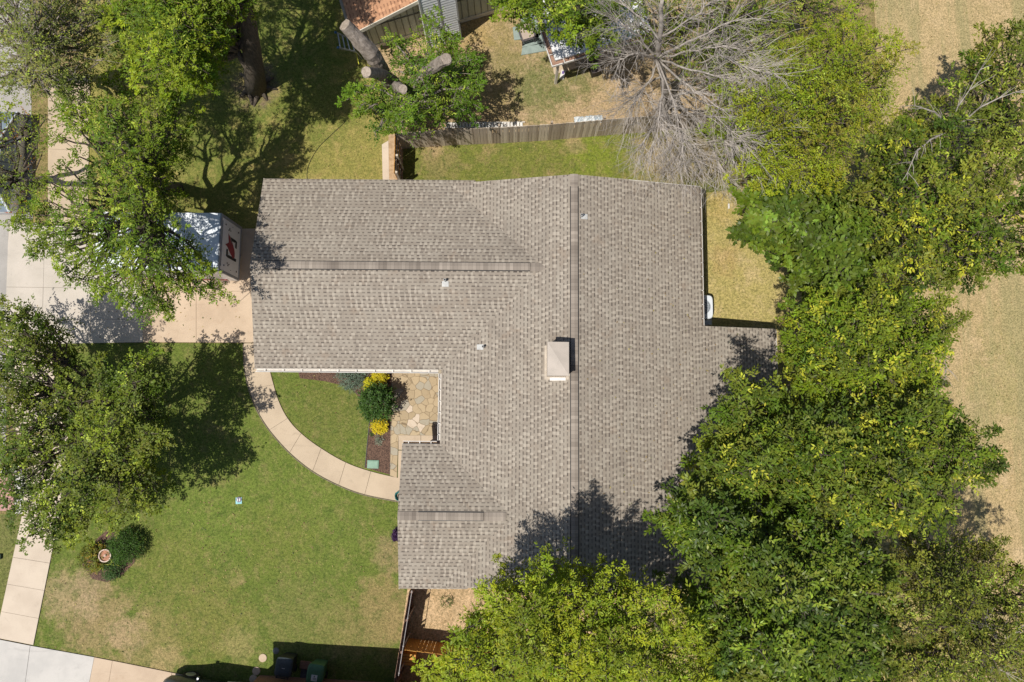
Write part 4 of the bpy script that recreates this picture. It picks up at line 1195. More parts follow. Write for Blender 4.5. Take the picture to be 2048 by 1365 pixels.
# ------------------------------------------------------------------ fences
def fence(name, label, base, h, boardm, postm, seed=1, bw=0.14, post_every=2.4, rails_side=1, tilt=0.0, jag=0.02):
    rg = random.Random(seed)
    P = [Vector(p) for p in base]
    p0 = P[0]
    d0 = (P[-1] - P[0]); ang = math.atan2(d0.y, d0.x)
    r = root(name, label, 'fence', p0, ang)
    ca, sa = math.cos(-ang), math.sin(-ang)
    loc = [Vector(((p - p0).x * ca - (p - p0).y * sa, (p - p0).x * sa + (p - p0).y * ca, 0)) for p in P]
    pan = MB(); posts = []; rails = MB()
    tot = 0; nextp = 0
    for i in range(len(loc) - 1):
        a, b = loc[i], loc[i + 1]; L = (b - a).length; d = (b - a) / L
        nrm = Vector((-d.y, d.x, 0)); n = max(1, int(L / bw)); st = L / n
        for k in range(n):
            c = a + d * (k + 0.5) * st
            hh = h + rg.uniform(-jag, jag)
            tl = tilt + rg.uniform(-0.012, 0.012)
            e0 = c + nrm * rg.uniform(-0.004, 0.004); e1 = e0 + d * tl; e1.z = hh
            pan.beam((e0.x, e0.y, 0.02), (e1.x, e1.y, hh), st * rg.uniform(0.88, 0.96), 0.018, up=tuple(nrm))
        for zz in (0.35, h * 0.55, h - 0.25):
            o_ = nrm * 0.035 * rails_side
            rails.beam((a.x + o_.x, a.y + o_.y, zz), (b.x + o_.x, b.y + o_.y, zz), 0.04, 0.085)
        s = 0.0
        while s < L:
            posts.append(a + d * s + nrm * 0.10 * rails_side); s += post_every
    pan.build('board_panel', boardm, r)
    rails.build('rail', postm, r)
    for q in posts:
        MB().box(q.x - 0.045, q.x + 0.045, q.y - 0.045, q.y + 0.045, 0, h + 0.04).build('post', postm, r)
    return r


fence('wooden_fence', 'long weathered grey-brown picket fence behind the house, north of the back lawn',
      [at(804, 298), at(905, 291), at(1000, 287), at(1100, 281), at(1200, 272), at(1330, 262), at(1470, 250), at(1640, 240)], 1.75, M['wood_old'], M['wood_old'], 3)
fence('side_fence', 'short cedar fence running from the north wall of the house to the long weathered fence',
      [at(801, 372), at(802, 340), at(803, 298)], 1.75, M['wood_warm'], M['wood_old'], 4, rails_side=-1, post_every=1.2)
fence('brown_fence', 'brown board fence with metal rail running down from the southwest wing of the house',
      [at(831, 1162), at(822, 1215), at(812, 1275), at(802, 1335), at(792, 1400)], 1.8, M['wood_brown'], M['wood_brown'], 5, rails_side=1)
fence('cedar_fence', 'orange-brown cedar fence crossing the side yard under the bright tree',
      [at(814, 1276), at(880, 1284), at(960, 1295), at(1060, 1306)], 1.5, M['wood_warm'], M['wood_warm'], 6, rails_side=-1)
# metal rail on the brown fence top
fr = bpy.data.objects['brown_fence']
a = Vector(at(821, 1181, 1.86)) + Vector((0.06, 0, 0)); b = Vector(at(794, 1352, 1.86)) + Vector((0.06, 0, 0))
mr = MB().tube([a, b], 0.014, 6)
for f in (0.02, 0.33, 0.66, 0.97):
    p = a.lerp(b, f); mr.tube([(p.x, p.y, 1.86), (p.x + 0.02, p.y, 0.0)], 0.03, 6)
o = mr.build('metal_rail', mat('dull_rail', (0.36, 0.33, 0.32), (0.28, 0.26, 0.25)))
o.parent = fr; bpy.context.view_layer.update(); o.matrix_parent_inverse = fr.matrix_world.inverted()


def box_thing(name, label, cat, px, py, w_, d_, h_, m, rz=0.0, bevel=0.01, z=0.0):
    x, y, _ = at(px, py, z)
    o = MB().box(-w_ / 2, w_ / 2, -d_ / 2, d_ / 2, 0, h_).build(name, m, bevel=bevel)
    o.location = (x, y, z); o.rotation_euler = (0, 0, rz)
    tag(o, label, cat); return o


def crate():
    x, y, _ = at(818, 1308)
    r = root('wooden_crate', 'small orange-brown wooden box beside the brown fence, below the cedar fence', 'crate', (x, y, 0), -0.1)
    mb = MB()
    for i in range(4):
        mb.box(-0.36, 0.36, -0.22 + i * 0.115, -0.115 + i * 0.115 - 0.01, 0.66, 0.70)
    mb.box(-0.34, 0.34, 0.2, 0.235, 0, 0.65); mb.box(-0.34, 0.34, -0.235, -0.2, 0, 0.65)
    mb.build('lid', M['wood_warm'], r)
    MB().box(-0.33, 0.33, -0.19, 0.19, 0.02, 0.64).build('body', M['wood_warm'], r)


crate()


# ------------------------------------------------------------------ trailer
def trailer():
    zt, zb = 2.62, 0.45
    # corners of the roof as seen
    ne = Vector(at(441, 427, zt)); se = Vector(at(437, 545, zt))
    ax = (se - ne).normalized()                          # across, pointing south
    ax = Vector((-0.012, -1, 0)).normalized()
    al = Vector((-1, 0.012, 0)).normalized()
    W = 2.38; L = 5.0
    r = root('cargo_trailer', 'enclosed white cargo trailer with pale blue-white roof parked on the driveway under the tree', 'trailer',
             (ne.x + al.x * L / 2 + ax.x * W / 2, ne.y + al.y * L / 2 + ax.y * W / 2, 0), math.atan2(-al.y, -al.x))
    # local frame: +x towards the house (door), +y north
    wp = mat('trailer_white', (0.74, 0.73, 0.72), (0.66, 0.66, 0.66), 1.6, 0.35)
    t = NT('trailer_roof')
    sep = t.n.new('ShaderNodeSeparateXYZ'); t.l.new(t.co, sep.inputs[0])
    fr = t.math('FRACT', t.math('DIVIDE', sep.outputs[0], 0.41))
    col = t.mix(t.ramp(t.noise(1.2, 5, 0.7), 0.35, 0.7), (0.84, 0.88, 0.92), (0.76, 0.81, 0.87))
    col = t.mix(t.math('MULTIPLY', t.math('LESS_THAN', fr, 0.07), 0.3), col, (0.35, 0.4, 0.45))
    col = t.mix(t.math('MULTIPLY', t.ramp(t.noise(9, 4, 0.7, t.mapping((1, 0.12, 1))), 0.55, 0.7), 0.35), col, (0.36, 0.4, 0.44))
    rm = t.done(col, 0.45, 0.0)
    MB().box(-L / 2, L / 2, -W / 2, W / 2, zb, zt - 0.02).build('body', wp, r)
    MB().box(-L / 2 - 0.02, L / 2 - 0.0, -W / 2 - 0.01, W / 2 + 0.01, zt - 0.018, zt).build('roof', rm, r, bevel=0.01)
    tm = mat('aluminium_trim', (0.30, 0.31, 0.33), (0.24, 0.25, 0.27), 4, 0.4)
    tr = MB()
    X = L / 2
    tr.box(X, X + 0.05, -W / 2 - 0.01, -W / 2 + 0.1, zb, zt); tr.box(X, X + 0.05, W / 2 - 0.1, W / 2 + 0.01, zb, zt)
    tr.box(X, X + 0.05, -W / 2 + 0.1, W / 2 - 0.1, zt - 0.13, zt); tr.box(X, X + 0.05, -W / 2 + 0.1, W / 2 - 0.1, zb, zb + 0.1)
    tr.each('door_frame', tm, r)
    red = mat('red_stripe', (0.30, 0.035, 0.045), (0.25, 0.03, 0.035), 3, 0.4)
    st = MB().box(-L / 2, L / 2 - 0.35, -W / 2 - 0.012, -W / 2 - 0.002, zb + 0.1, zb + 0.36)
    st.box(-L / 2, L / 2 - 0.35, W / 2 + 0.002, W / 2 + 0.012, zb + 0.1, zb + 0.36)
    st.each('side_stripe', red, r)
    dm = mat('ramp_door_white', (0.86, 0.84, 0.82), (0.8, 0.78, 0.77), 2, 0.5)
    dr = MB().box(X + 0.004, X + 0.035, -W / 2 + 0.11, W / 2 - 0.11, zb + 0.11, zt - 0.14).build('ramp_door', dm, r)
    # emblem: broken rounded frame and a red bird
    def yz(lst, x, m, nm, th=0.006):
        mb = MB(); n = len(lst)
        ar = sum(lst[i - 1][0] * lst[i][1] - lst[i][0] * lst[i - 1][1] for i in range(n))
        if ar < 0: lst = lst[::-1]
        mb.add([(x, p[0], p[1]) for p in lst] + [(x + th, p[0], p[1]) for p in lst],
               [tuple(range(n))[::-1], tuple(range(n, 2 * n))] + [(i, (i + 1) % n, n + (i + 1) % n, n + i) for i in range(n)])
        return mb.build(nm, m, dr)
    xe = X + 0.037; zc = (zb + zt) / 2 - 0.12; hw = 0.46; hh = 0.36
    Z = lambda v: zc + v * 1.45
    # +y is north (up in the photo); image: bracket upper = +y
    yz([(0.12, Z(-hh)), (0.42, Z(-hh)), (hw, Z(-hh + 0.12)), (hw, Z(hh - 0.25)), (hw - 0.13, Z(hh - 0.12)), (hw - 0.13, Z(-hh + 0.17)), (0.37, Z(-hh + 0.11)), (0.12, Z(-hh + 0.11))], xe, M['black'], 'emblem')
    yz([(-0.12, Z(hh)), (-0.42, Z(hh)), (-hw, Z(hh - 0.12)), (-hw, Z(-hh)), (-hw + 0.13, Z(-hh)), (-hw + 0.13, Z(hh - 0.17)), (-0.37, Z(hh - 0.11)), (-0.12, Z(hh - 0.11))], xe, M['black'], 'emblem')
    yz([(0.56, Z(0.28)), (0.38, Z(0.26)), (0.2, Z(0.22)), (0.1, Z(0.34)), (0.04, Z(0.46)), (-0.03, Z(0.28)), (-0.2, Z(0.12)), (-0.38, Z(-0.12)), (-0.30, Z(-0.24)), (-0.12, Z(-0.24)), (0.02, Z(-0.2)), (0.16, Z(-0.1)), (0.34, Z(0.02))], xe + 0.001, red, 'emblem_bird')
    yz([(0.5, Z(0.16)), (0.32, Z(0.12)), (0.2, Z(0.06)), (0.3, Z(-0.02)), (0.42, Z(0.08))], xe + 0.002, mat('grey_feather', (0.22, 0.18, 0.17)), 'emblem_feather')
    dk = M['pipe']
    hg = MB()
    for sgn in (-1, 1):
        for (yy, zz, s) in ((0.86, 0.7, 0.03), (0.70, 0.38, 0.025), (0.78, 0.30, 0.028), (0.72, 0.2, 0.022), (0.86, -0.62, 0.03), (0.93, 0.0, 0.012)):
            hg.box(X + 0.036, X + 0.055, sgn * yy - s, sgn * yy + s, zc + zz - s, zc + zz + s)
    hg.each('hinge', dk, r)
    MB().box(X + 0.036, X + 0.05, -0.95, 0.95, zt - 0.20, zt - 0.185).build('door_seam', dk, r)
    # running gear
    for x in (-0.45, 0.45):
        for s in (-1, 1):
            wl = MB().tube([(x, s * (W / 2 - 0.26), 0.35), (x, s * (W / 2 - 0.03), 0.35)], 0.34, 20).build('wheel', M['rubber'], r)
            MB().tube([(x, s * (W / 2 - 0.02), 0.35), (x, s * (W / 2 - 0.005), 0.35)], 0.19, 16).build('rim', M['metal'], wl)
    MB().beam((-L / 2, 0.5, 0.38), (-L / 2 - 1.3, 0, 0.4), 0.08, 0.1).beam((-L / 2, -0.5, 0.38), (-L / 2 - 1.3, 0, 0.4), 0.08, 0.1).tube([(-L / 2 - 1.2, 0, 0), (-L / 2 - 1.2, 0, 0.75)], 0.035, 8).build('tongue', M['pipe'], r)
    MB().box(-L / 2, L / 2, -0.06, 0.06, 0.28, 0.42).build('chassis', M['pipe'], r)
    return r


trailer()


# ------------------------------------------------------------------ vehicles
def car(name, label, px, py, heading, paint, roofm, L=4.6, W=1.82, H=1.48, z0=0.05, cab=(-0.28, 0.2), van=False):
    x, y, _ = at(px, py, 0)
    r = root(name, label, 'van' if van else 'car', (x, y, 0), heading)
    # lofted body: sections along x
    if van:
        prof = [(-0.5, 0.55, 1.8, 0.88), (-0.485, 0.45, 2.0, 0.95), (-0.1, 0.35, 2.05, 0.97), (0.2, 0.35, 2.05, 0.96), (0.34, 0.35, 1.25, 0.98), (0.46, 0.38, 1.02, 0.93), (0.5, 0.45, 0.85, 0.8)]
    else:
        prof = [(-0.5, 0.45, 0.85, 0.82), (-0.475, 0.35, 0.96, 0.93), (-0.3, 0.28, 1.0, 1.0), (0.15, 0.28, 0.95, 1.0), (0.33, 0.28, 0.88, 0.98), (0.46, 0.3, 0.78, 0.9), (0.5, 0.38, 0.62, 0.74)]
    mb = MB(); n = 10
    for (fx, zl, zh, wf) in prof:
        hw = W / 2 * wf
        for (a, b) in [(-0.94, 0), (-1, 0.25), (-0.98, 0.7), (-0.9, 0.95), (-0.5, 1.0), (0.5, 1.0), (0.9, 0.95), (0.98, 0.7), (1, 0.25), (0.94, 0)]:
            mb.v.append((fx * L, a * hw, zl + (zh - zl) * b))
    for i in range(len(prof) - 1):
        for k in range(n):
            a = i * n + k; b = i * n + (k + 1) % n
            mb.f.append((a, a + n, b + n, b)); mb.m.append(0)
    mb.f.append(tuple(range(n))); mb.m.append(0)
    mb.f.append(tuple(range((len(prof) - 1) * n, len(prof) * n))[::-1]); mb.m.append(0)
    body = mb.build('body', paint, r, smooth=True, bevel=0)
    # cabin
    if not van:
        c0, c1 = cab
        bl = [(c0 - 0.13) * L, (c1 + 0.14) * L]; tl = [c0 * L * 0.9, c1 * L * 0.55]
        hb, ht = W / 2 * 0.93, W / 2 * 0.72
        zb_, zt_ = 0.9, H - 0.03
        V = [(bl[0], -hb, zb_), (bl[1], -hb, zb_), (bl[1], hb, zb_), (bl[0], hb, zb_), (tl[0], -ht, zt_), (tl[1], -ht, zt_), (tl[1], ht, zt_), (tl[0], ht, zt_)]
        MB().add(V, [(0, 3, 2, 1), (4, 5, 6, 7), (0, 1, 5, 4), (1, 2, 6, 5), (2, 3, 7, 6), (3, 0, 4, 7)]).build('window', mat('car_glass_reflection', (0.22, 0.27, 0.31), (0.17, 0.21, 0.25), 2, 0.1), r, bevel=0.03)  # bright sky reflection is put into the pane colour
        MB().box(tl[0] - 0.05, tl[1] + 0.05, -ht - 0.03, ht + 0.03, zt_ + 0.002, H + 0.03).build('roof', roofm, r, bevel=0.04)
        pl = MB()
        for s in (-1, 1):
            pl.beam((bl[1], s * hb, zb_), (tl[1], s * ht, zt_ + 0.02), 0.07, 0.05); pl.beam((bl[0], s * hb, zb_), (tl[0], s * ht, zt_ + 0.02), 0.09, 0.05)
        pl.each('pillar', paint, r)
    else:
        MB().add([(0.21 * L, -0.78, 2.01), (0.21 * L, 0.78, 2.01), (0.335 * L, 0.8, 1.31), (0.335 * L, -0.8, 1.31), ], [(0, 3, 2, 1)]).build('window', M['glass'], r)
        MB().box(-0.3 * L, 0.1 * L, -0.02, 0.02, 2.055, 2.09).build('roof_rail', M['black'], r)
    for fx in (-0.31, 0.31):
        for s in (-1, 1):
            wl = MB().tube([(fx * L, s * (W / 2 - 0.22), 0.33), (fx * L, s * (W / 2 - 0.01), 0.33)], 0.32, 20).build('wheel', M['rubber'], r)
            MB().tube([(fx * L, s * (W / 2 - 0.005), 0.33), (fx * L, s * (W / 2 + 0.008), 0.33)], 0.2, 14).build('rim', M['metal'], wl)
    for s in (-1, 1):
        MB().box(0.478 * L, 0.49 * L + 0.02, s * 0.62 - 0.16, s * 0.62 + 0.16, 0.60, 0.72).build('headlight', M['glass'], r, bevel=0.02)
        MB().box(-0.5 * L - 0.01, -0.485 * L, s * 0.66 - 0.12, s * 0.66 + 0.12, 0.65, 0.85).build('tail_light', mat('amber_lens', (0.6, 0.12, 0.03), None, 3, 0.3), r, bevel=0.02)
        MB().box(0.17 * L, 0.17 * L + 0.12, s * (W / 2 + 0.12) - 0.1, s * (W / 2 + 0.12) + 0.1, 0.92, 1.06).build('mirror', paint, r, bevel=0.03)
    return r


car('parked_car', 'silver-white car parked on the street at the left edge, half hidden under tree branches', 18, 335, math.pi / 2,
    mat('car_silver', (0.62, 0.65, 0.68), (0.58, 0.61, 0.64), 1, 0.25, metal=0.2), mat('car_roof', (0.66, 0.69, 0.73), (0.6, 0.63, 0.66), 1, 0.2), cab=(-0.38, 0.34))
car('parked_van', 'dark van parked on the lower driveway, just peeking in at the bottom edge', 448, 1400, math.pi - 0.14,
    mat('van_dark', (0.06, 0.08, 0.09), (0.05, 0.06, 0.07), 1, 0.25), M['black'], L=4.6, W=1.9, van=True)


# ------------------------------------------------------------------ neighbour houses
def north_house():
    p1 = Vector(at(809, 80)); p2 = Vector(at(985, 28))
    d = (p2 - p1).normalized(); n = Vector((-d.y, d.x, 0))       # n points away from us (north)
    ang = math.atan2(d.y, d.x)
    cor = Vector(at(705, 68, 2.5))
    r = root('neighbour_house', 'neighbour house with orange-brown roof, sage board siding and white chimney chase at the top', 'house', (cor.x, cor.y, 0), ang)
    L2 = lambda p: Vector(((p - cor).x * d.x + (p - cor).y * d.y, (p - cor).x * n.x + (p - cor).y * n.y, 0))
    w1 = L2(p1)                                                   # y of the wall in local frame
    wy = w1.y
    # find the rake slope so the roof edge passes where it is seen
    best = None
    for i in range(5, 120):
        s = i * 0.1
        for j in range(0, 60):
            z = 2.5 + j * 0.05
            q = cor + d * s; q.z = z
            X = q.x; Y = q.y * C_ + (z - CAMH) * S_; Z = -q.y * S_ + (z - CAMH) * C_
            e = math.hypot(1024 + PXF * X / -Z - 835, 682.5 - PXF * Y / -Z - 2)
            if best is None or e < best[0]: best = (e, s, z)
    slope = (best[2] - 2.5) / best[1]
    NL = 9.5; hx = 6.2
    tan = (0.47, 0.26, 0.15)
    sh = [shingle('neighbour_shingle_w', 'x', 1, tan, (0.38, 0.2, 0.115), (0.2, 0.1, 0.06), 0.15, 0.3),
          shingle('neighbour_shingle_e', 'x', -1, tan, (0.38, 0.2, 0.115), (0.2, 0.1, 0.06), 0.15, 0.3)]
    rf = MB()
    rf.slab([(0, 0), (hx, 0), (hx, NL), (0, NL)], lambda x, y: 2.5 + slope * x, 0.12, 0)
    rf.slab([(hx, 0), (2 * hx, 0), (2 * hx, NL), (hx, NL)], lambda x, y: 2.5 + slope * (2 * hx - x), 0.12, 1)
    rf.build('roof', sh, r)
    cream = mat('cream_trim', (0.62, 0.58, 0.48), (0.55, 0.51, 0.42), 3)
    fb = MB()
    fb.beam((0, -0.02, 2.42), (hx, -0.02, 2.42 + slope * hx), 0.035, 0.2); fb.beam((hx, -0.02, 2.42 + slope * hx), (2 * hx, -0.02, 2.42), 0.035, 0.2)
    fb.each('fascia', cream, r)
    g = MB().beam((-0.07, 0, 2.4), (-0.07, NL, 2.4), 0.12, 0.09).build('gutter', mat('gutter_tan', (0.32, 0.28, 0.22)), r)
    x0 = 0.55; x1 = 2 * hx - 0.5
    wl = MB()
    zt = lambda x: 2.35 + slope * (x if x < hx else 2 * hx - x)
    wl.add([(x0, wy, 0), (x1, wy, 0), (x1, wy, zt(x1)), (hx, wy, zt(hx)), (x0, wy, zt(x0)),
            (x0, wy + 0.2, 0), (x1, wy + 0.2, 0), (x1, wy + 0.2, zt(x1)), (hx, wy + 0.2, zt(hx)), (x0, wy + 0.2, zt(x0))],
           [(0, 1, 2, 3, 4), (9, 8, 7, 6, 5), (0, 5, 6, 1), (1, 6, 7, 2), (2, 7, 8, 3), (3, 8, 9, 4), (4, 9, 5, 0)])
    wl.box(x0, x0 + 0.2, wy + 0.2, NL - 0.4, 0, 2.3); wl.box(x1 - 0.2, x1, wy + 0.2, NL - 0.4, 0, 2.3)
    wl.build('wall', M['siding'], r)
    bt = MB()
    x = x0 + 0.1
    while x < x1:
        bt.box(x, x + 0.035, wy - 0.02, wy - 0.001, 0.3, zt(x) - 0.05); x += 0.3
    bt.each('batten', mat('batten_dark', (0.2, 0.2, 0.15)), r)
    MB().box(x0 - 0.02, x1, wy - 0.035, wy - 0.002, 0.05, 0.32).build('skirt_board', cream, r)
    MB().box(x0, x1, wy - 0.03, wy - 0.002, 1.72, 1.78).build('trim_band', mat('band', (0.16, 0.15, 0.12)), r)
    # chimney chase
    c1 = L2(Vector(at(858, 98))); c2 = L2(Vector(at(923, 78)))
    wmat = boards('white_siding', (0.86, 0.87, 0.87), (0.80, 0.81, 0.82), 0.2, 2, 0.5)
    cy = min(c1.y, c2.y)
    ch = MB().box(c1.x, c2.x, cy, wy + 0.6, 0, 6.2).build('chimney', wmat, r)
    lap = MB()
    z = 0.12
    while z < 6.1:
        lap.add([(c1.x + 0.05, cy - 0.004, z + 0.17), (c2.x - 0.05, cy - 0.004, z + 0.17), (c2.x - 0.05, cy - 0.028, z), (c1.x + 0.05, cy - 0.028, z)], [(0, 3, 2, 1)])
        z += 0.175
    lap.build('lap_board', wmat, ch)
    tb = MB()
    for xx in (c1.x, (c1.x + c2.x) / 2 - 0.02, c2.x - 0.06):
        tb.box(xx, xx + 0.07, cy - 0.045, cy - 0.005, 0, 6.2)
    tb.each('corner_board', mat('corner_grey', (0.42, 0.42, 0.4)), ch)


north_house()


def south_house():
    # roof corner just below the frame; its shade falls on the lawn
    c = Vector(at(503, 1322)); e = Vector(at(748, 1336))
    d = (e - c).normalized(); n = Vector((-d.y, d.x, 0))
    ang = math.atan2(d.y, d.x)
    r = root('south_house', 'neighbour brick house just outside the bottom edge, shading the lawn and the bins', 'house', (c.x, c.y, 0), ang)
    sh = shingle('south_house_shingle', 'y', -1, RL, RM, RD)
    sh2 = shingle('south_house_shingle_b', 'y', 1, RL, RM, RD)
    LX = 14.0; W_ = 9.0
    MB().slab([(0, 0), (LX, 0), (LX, -W_ / 2), (0, -W_ / 2)], lambda x, y: 2.6 - y * 0.25, 0.14, 0) \
        .slab([(0, -W_), (LX, -W_), (LX, -W_ / 2), (0, -W_ / 2)], lambda x, y: 2.6 + (y + W_) * 0.25, 0.14, 1).build('roof', [sh, sh2], r)
    MB().box(0.4, LX - 0.4, -W_ + 0.5, -0.55, 0, 2.45).build('wall', M['brick'], r)
    MB().add([(0.4, -W_ + .5, 2.44), (0.4, -0.55, 2.44), (0.4, -W_ / 2, 3.5), (0.6, -W_ + .5, 2.44), (0.6, -0.55, 2.44), (0.6, -W_ / 2, 3.5)],
             [(0, 2, 1), (3, 4, 5), (0, 1, 4, 3), (1, 2, 5, 4), (2, 0, 3, 5)]).build('gable', M['brick'], r)
    MB().beam((0, 0.03, 2.5), (LX, 0.03, 2.5), 0.05, 0.14).build('fascia', M['fascia'], r)


south_house()


# ------------------------------------------------------------------ patio cover and yard things
def patio_cover():
    z = 2.4
    c = Vector(at(1110.5, 121, z)); a = Vector(at(1195, 96, z)); b = Vector(at(1090, 63, z))
    d = (a - c).normalized(); n = Vector((-d.y, d.x, 0)); ang = math.atan2(d.y, d.x)
    r = root('patio_cover', 'white flat patio cover with brown edge in the neighbour yard, half under a green tree', 'pergola', (c.x, c.y, 0), ang)
    LX, LY = 4.3, 4.0
    t = NT('patio_roof_white')
    sep = t.n.new('ShaderNodeSeparateXYZ'); t.l.new(t.co, sep.inputs[0])
    f = t.math('LESS_THAN', t.math('FRACT', t.math('DIVIDE', sep.outputs[0], 0.42)), 0.05)
    rm = t.done(t.mix(f, t.mix(t.noise(2, 4), (0.78, 0.78, 0.78), (0.7, 0.7, 0.7)), (0.5, 0.5, 0.5)), 0.4)
    MB().box(0, LX, 0, LY, z - 0.08, z).build('roof', rm, r)
    br = mat('rust_brown_edge', (0.33, 0.2, 0.14), (0.24, 0.13, 0.09), 12)
    MB().box(-0.16, LX, -0.16, -0.005, z - 0.16, z - 0.13).box(-0.16, -0.005, -0.005, LY, z - 0.16, z - 0.13).build('gutter_floor', br, r)
    MB().box(-0.2, LX, -0.2, -0.165, z - 0.17, z - 0.06).box(-0.2, -0.165, -0.165, LY, z - 0.17, z - 0.06).build('gutter', M['white'], r)
    s = MB()
    for x in (0.35, 1.3, 2.2, 3.1): s.box(x, x + 0.03, -0.2, 0.0, z - 0.06, z - 0.05)
    for y in (0.3, 1.4, 2.6): s.box(-0.2, 0, y, y + 0.03, z - 0.06, z - 0.05)
    s.each('strap', M['white'], r)
    for x in (0.2, LX - 0.2):
        MB().box(x - 0.05, x + 0.05, 0.05, 0.15, 0, z - 0.08).build('post', M['fascia'], r)
    # slab beneath
    sheet('patio_slab', pts([(1108, 150), (1240, 113), (1240, 20), (1095, 60)]), 0.05, M['conc_walk'], 0.05)
    return r, ang


pc, pang = patio_cover()
dm = mat('deck_green_grey', (0.26, 0.32, 0.29), (0.22, 0.27, 0.245), 4, 0.8)
dk = slabs('garden_deck', [pts([(1025, 56), (1040, 52), (1046, 80), (1028, 82)]), pts([(1040, 20), (1072, 20), (1078, 76), (1046, 80)]), pts([(1046, 80), (1095, 62), (1093, 88), (1044, 96)]),
                      pts([(1072, 20), (1094, 20), (1097, 60), (1078, 74)]), pts([(1044, 97), (1096, 84), (1099, 102), (1042, 112)])], dm, 0.06, kind=None)
tag(dk, 'grey-green paved pad beside the patio cover', 'paving'); dk['kind'] = 'structure'; del dk['label']; del dk['category']


def garden_table():
    x, y, _ = at(1053, 62, 0.5)
    r = root('garden_table', 'square dark-framed garden table with a pale top on the grey-green pad', 'table', (x, y, 0), pang)
    MB().box(-0.27, 0.27, -0.35, 0.35, 0.46, 0.49).build('table_top', mat('table_top_pale', (0.42, 0.34, 0.28), (0.35, 0.29, 0.24), 5), r)
    f = MB()
    f.box(-0.33, 0.33, -0.43, -0.355, 0.40, 0.47); f.box(-0.33, 0.33, 0.355, 0.43, 0.40, 0.47); f.box(-0.35, -0.28, -0.355, 0.355, 0.40, 0.47); f.box(0.28, 0.35, -0.355, 0.355, 0.40, 0.47)
    f.build('frame', M['pipe'], r)
    for sx in (-1, 1):
        for sy in (-1, 1):
            MB().box(sx * 0.29 - 0.03, sx * 0.29 + 0.03, sy * 0.38 - 0.03, sy * 0.38 + 0.03, 0.05, 0.4).build('leg', M['pipe'], r)


garden_table()


def pet_crate():
    x, y, _ = at(1188, 128, 0.5)
    r = root('pet_crate', 'black slatted metal crate under the front edge of the patio cover', 'crate', (x, y, 0), pang)
    MB().box(-0.19, 0.19, -0.4, 0.4, 0.05, 0.5).build('body', M['black'], r)
    m = MB()
    for i in range(8): m.box(-0.18 + i * 0.048, -0.165 + i * 0.048, -0.4, 0.4, 0.505, 0.52)
    for i in (-0.42, 0.4): m.box(-0.21, 0.21, i, i + 0.03, 0.5, 0.53)
    for i in (-0.215, 0.19): m.box(i, i + 0.025, -0.385, 0.395, 0.5, 0.53)
    m.each('bar', mat('bars_grey', (0.16, 0.13, 0.12)), r)


pet_crate()
o = box_thing('white_box', 'small white box with purple mark lying on the yard below the patio cover', 'box', 1125, 151, 0.2, 0.44, 0.09, M['white'], -0.25)
lab = MB().box(-0.05, 0.05, 0.02, 0.16, 0.091, 0.094).build('label_patch', mat('purple_print', (0.14, 0.09, 0.3)), o)
o = box_thing('storage_box', 'grey-brown box on the shaded slab under the patio cover', 'box', 1160, 129, 0.4, 0.35, 0.3, mat('box_grey', (0.25, 0.22, 0.18)), pang)


def perforated_rail():
    a = Vector(at(888, 251, 0.1)); b = Vector(at(1050, 249, 0.1))
    d = b - a; L = d.length
    r = root('white_ladder', 'long white perforated ladder lying on the ground along the north side of the fence', 'ladder', (a.x, a.y, 0.0), math.atan2(d.y, d.x))
    MB().box(0, L, -0.13, -0.10, 0.03, 0.1).build('rail', M['white'], r); MB().box(0, L, 0.10, 0.13, 0.03, 0.1).build('rail', M['white'], r)
    m = MB(); x = 0.1
    while x < L - 0.1: m.box(x, x + 0.11, -0.099, 0.099, 0.05, 0.08); x += 0.145
    m.each('rung', M['white'], r)


perforated_rail()


def tarp():
    x, y, _ = at(1176, 241)
    r = root('white_tarp', 'crumpled white and blue-grey tarp on the bare soil north of the fence', 'tarp', (x, y, 0), 0.08)
    rg = random.Random(9); nx, ny = 22, 8; V = []; Fc = []
    for j in range(ny + 1):
        for i in range(nx + 1):
            e = math.sin(math.pi * i / nx) ** 0.5 * math.sin(math.pi * j / ny) ** 0.5
            V.append((-0.62 + 1.3 * i / nx + rg.uniform(-.03, .03), -0.16 + 0.36 * j / ny + rg.uniform(-.03, .03), 0.01 + e * (0.1 + rg.uniform(-0.05, 0.09))))
    for j in range(ny):
        for i in range(nx):
            a = j * (nx + 1) + i; Fc.append((a, a + 1, a + nx + 2, a + nx + 1))
    MB().add(V, Fc).build('sheet', mat('tarp_white', (0.6, 0.62, 0.62), (0.36, 0.42, 0.46), 6, 0.5, contrast=(0.45, 0.6)), r)


tarp()


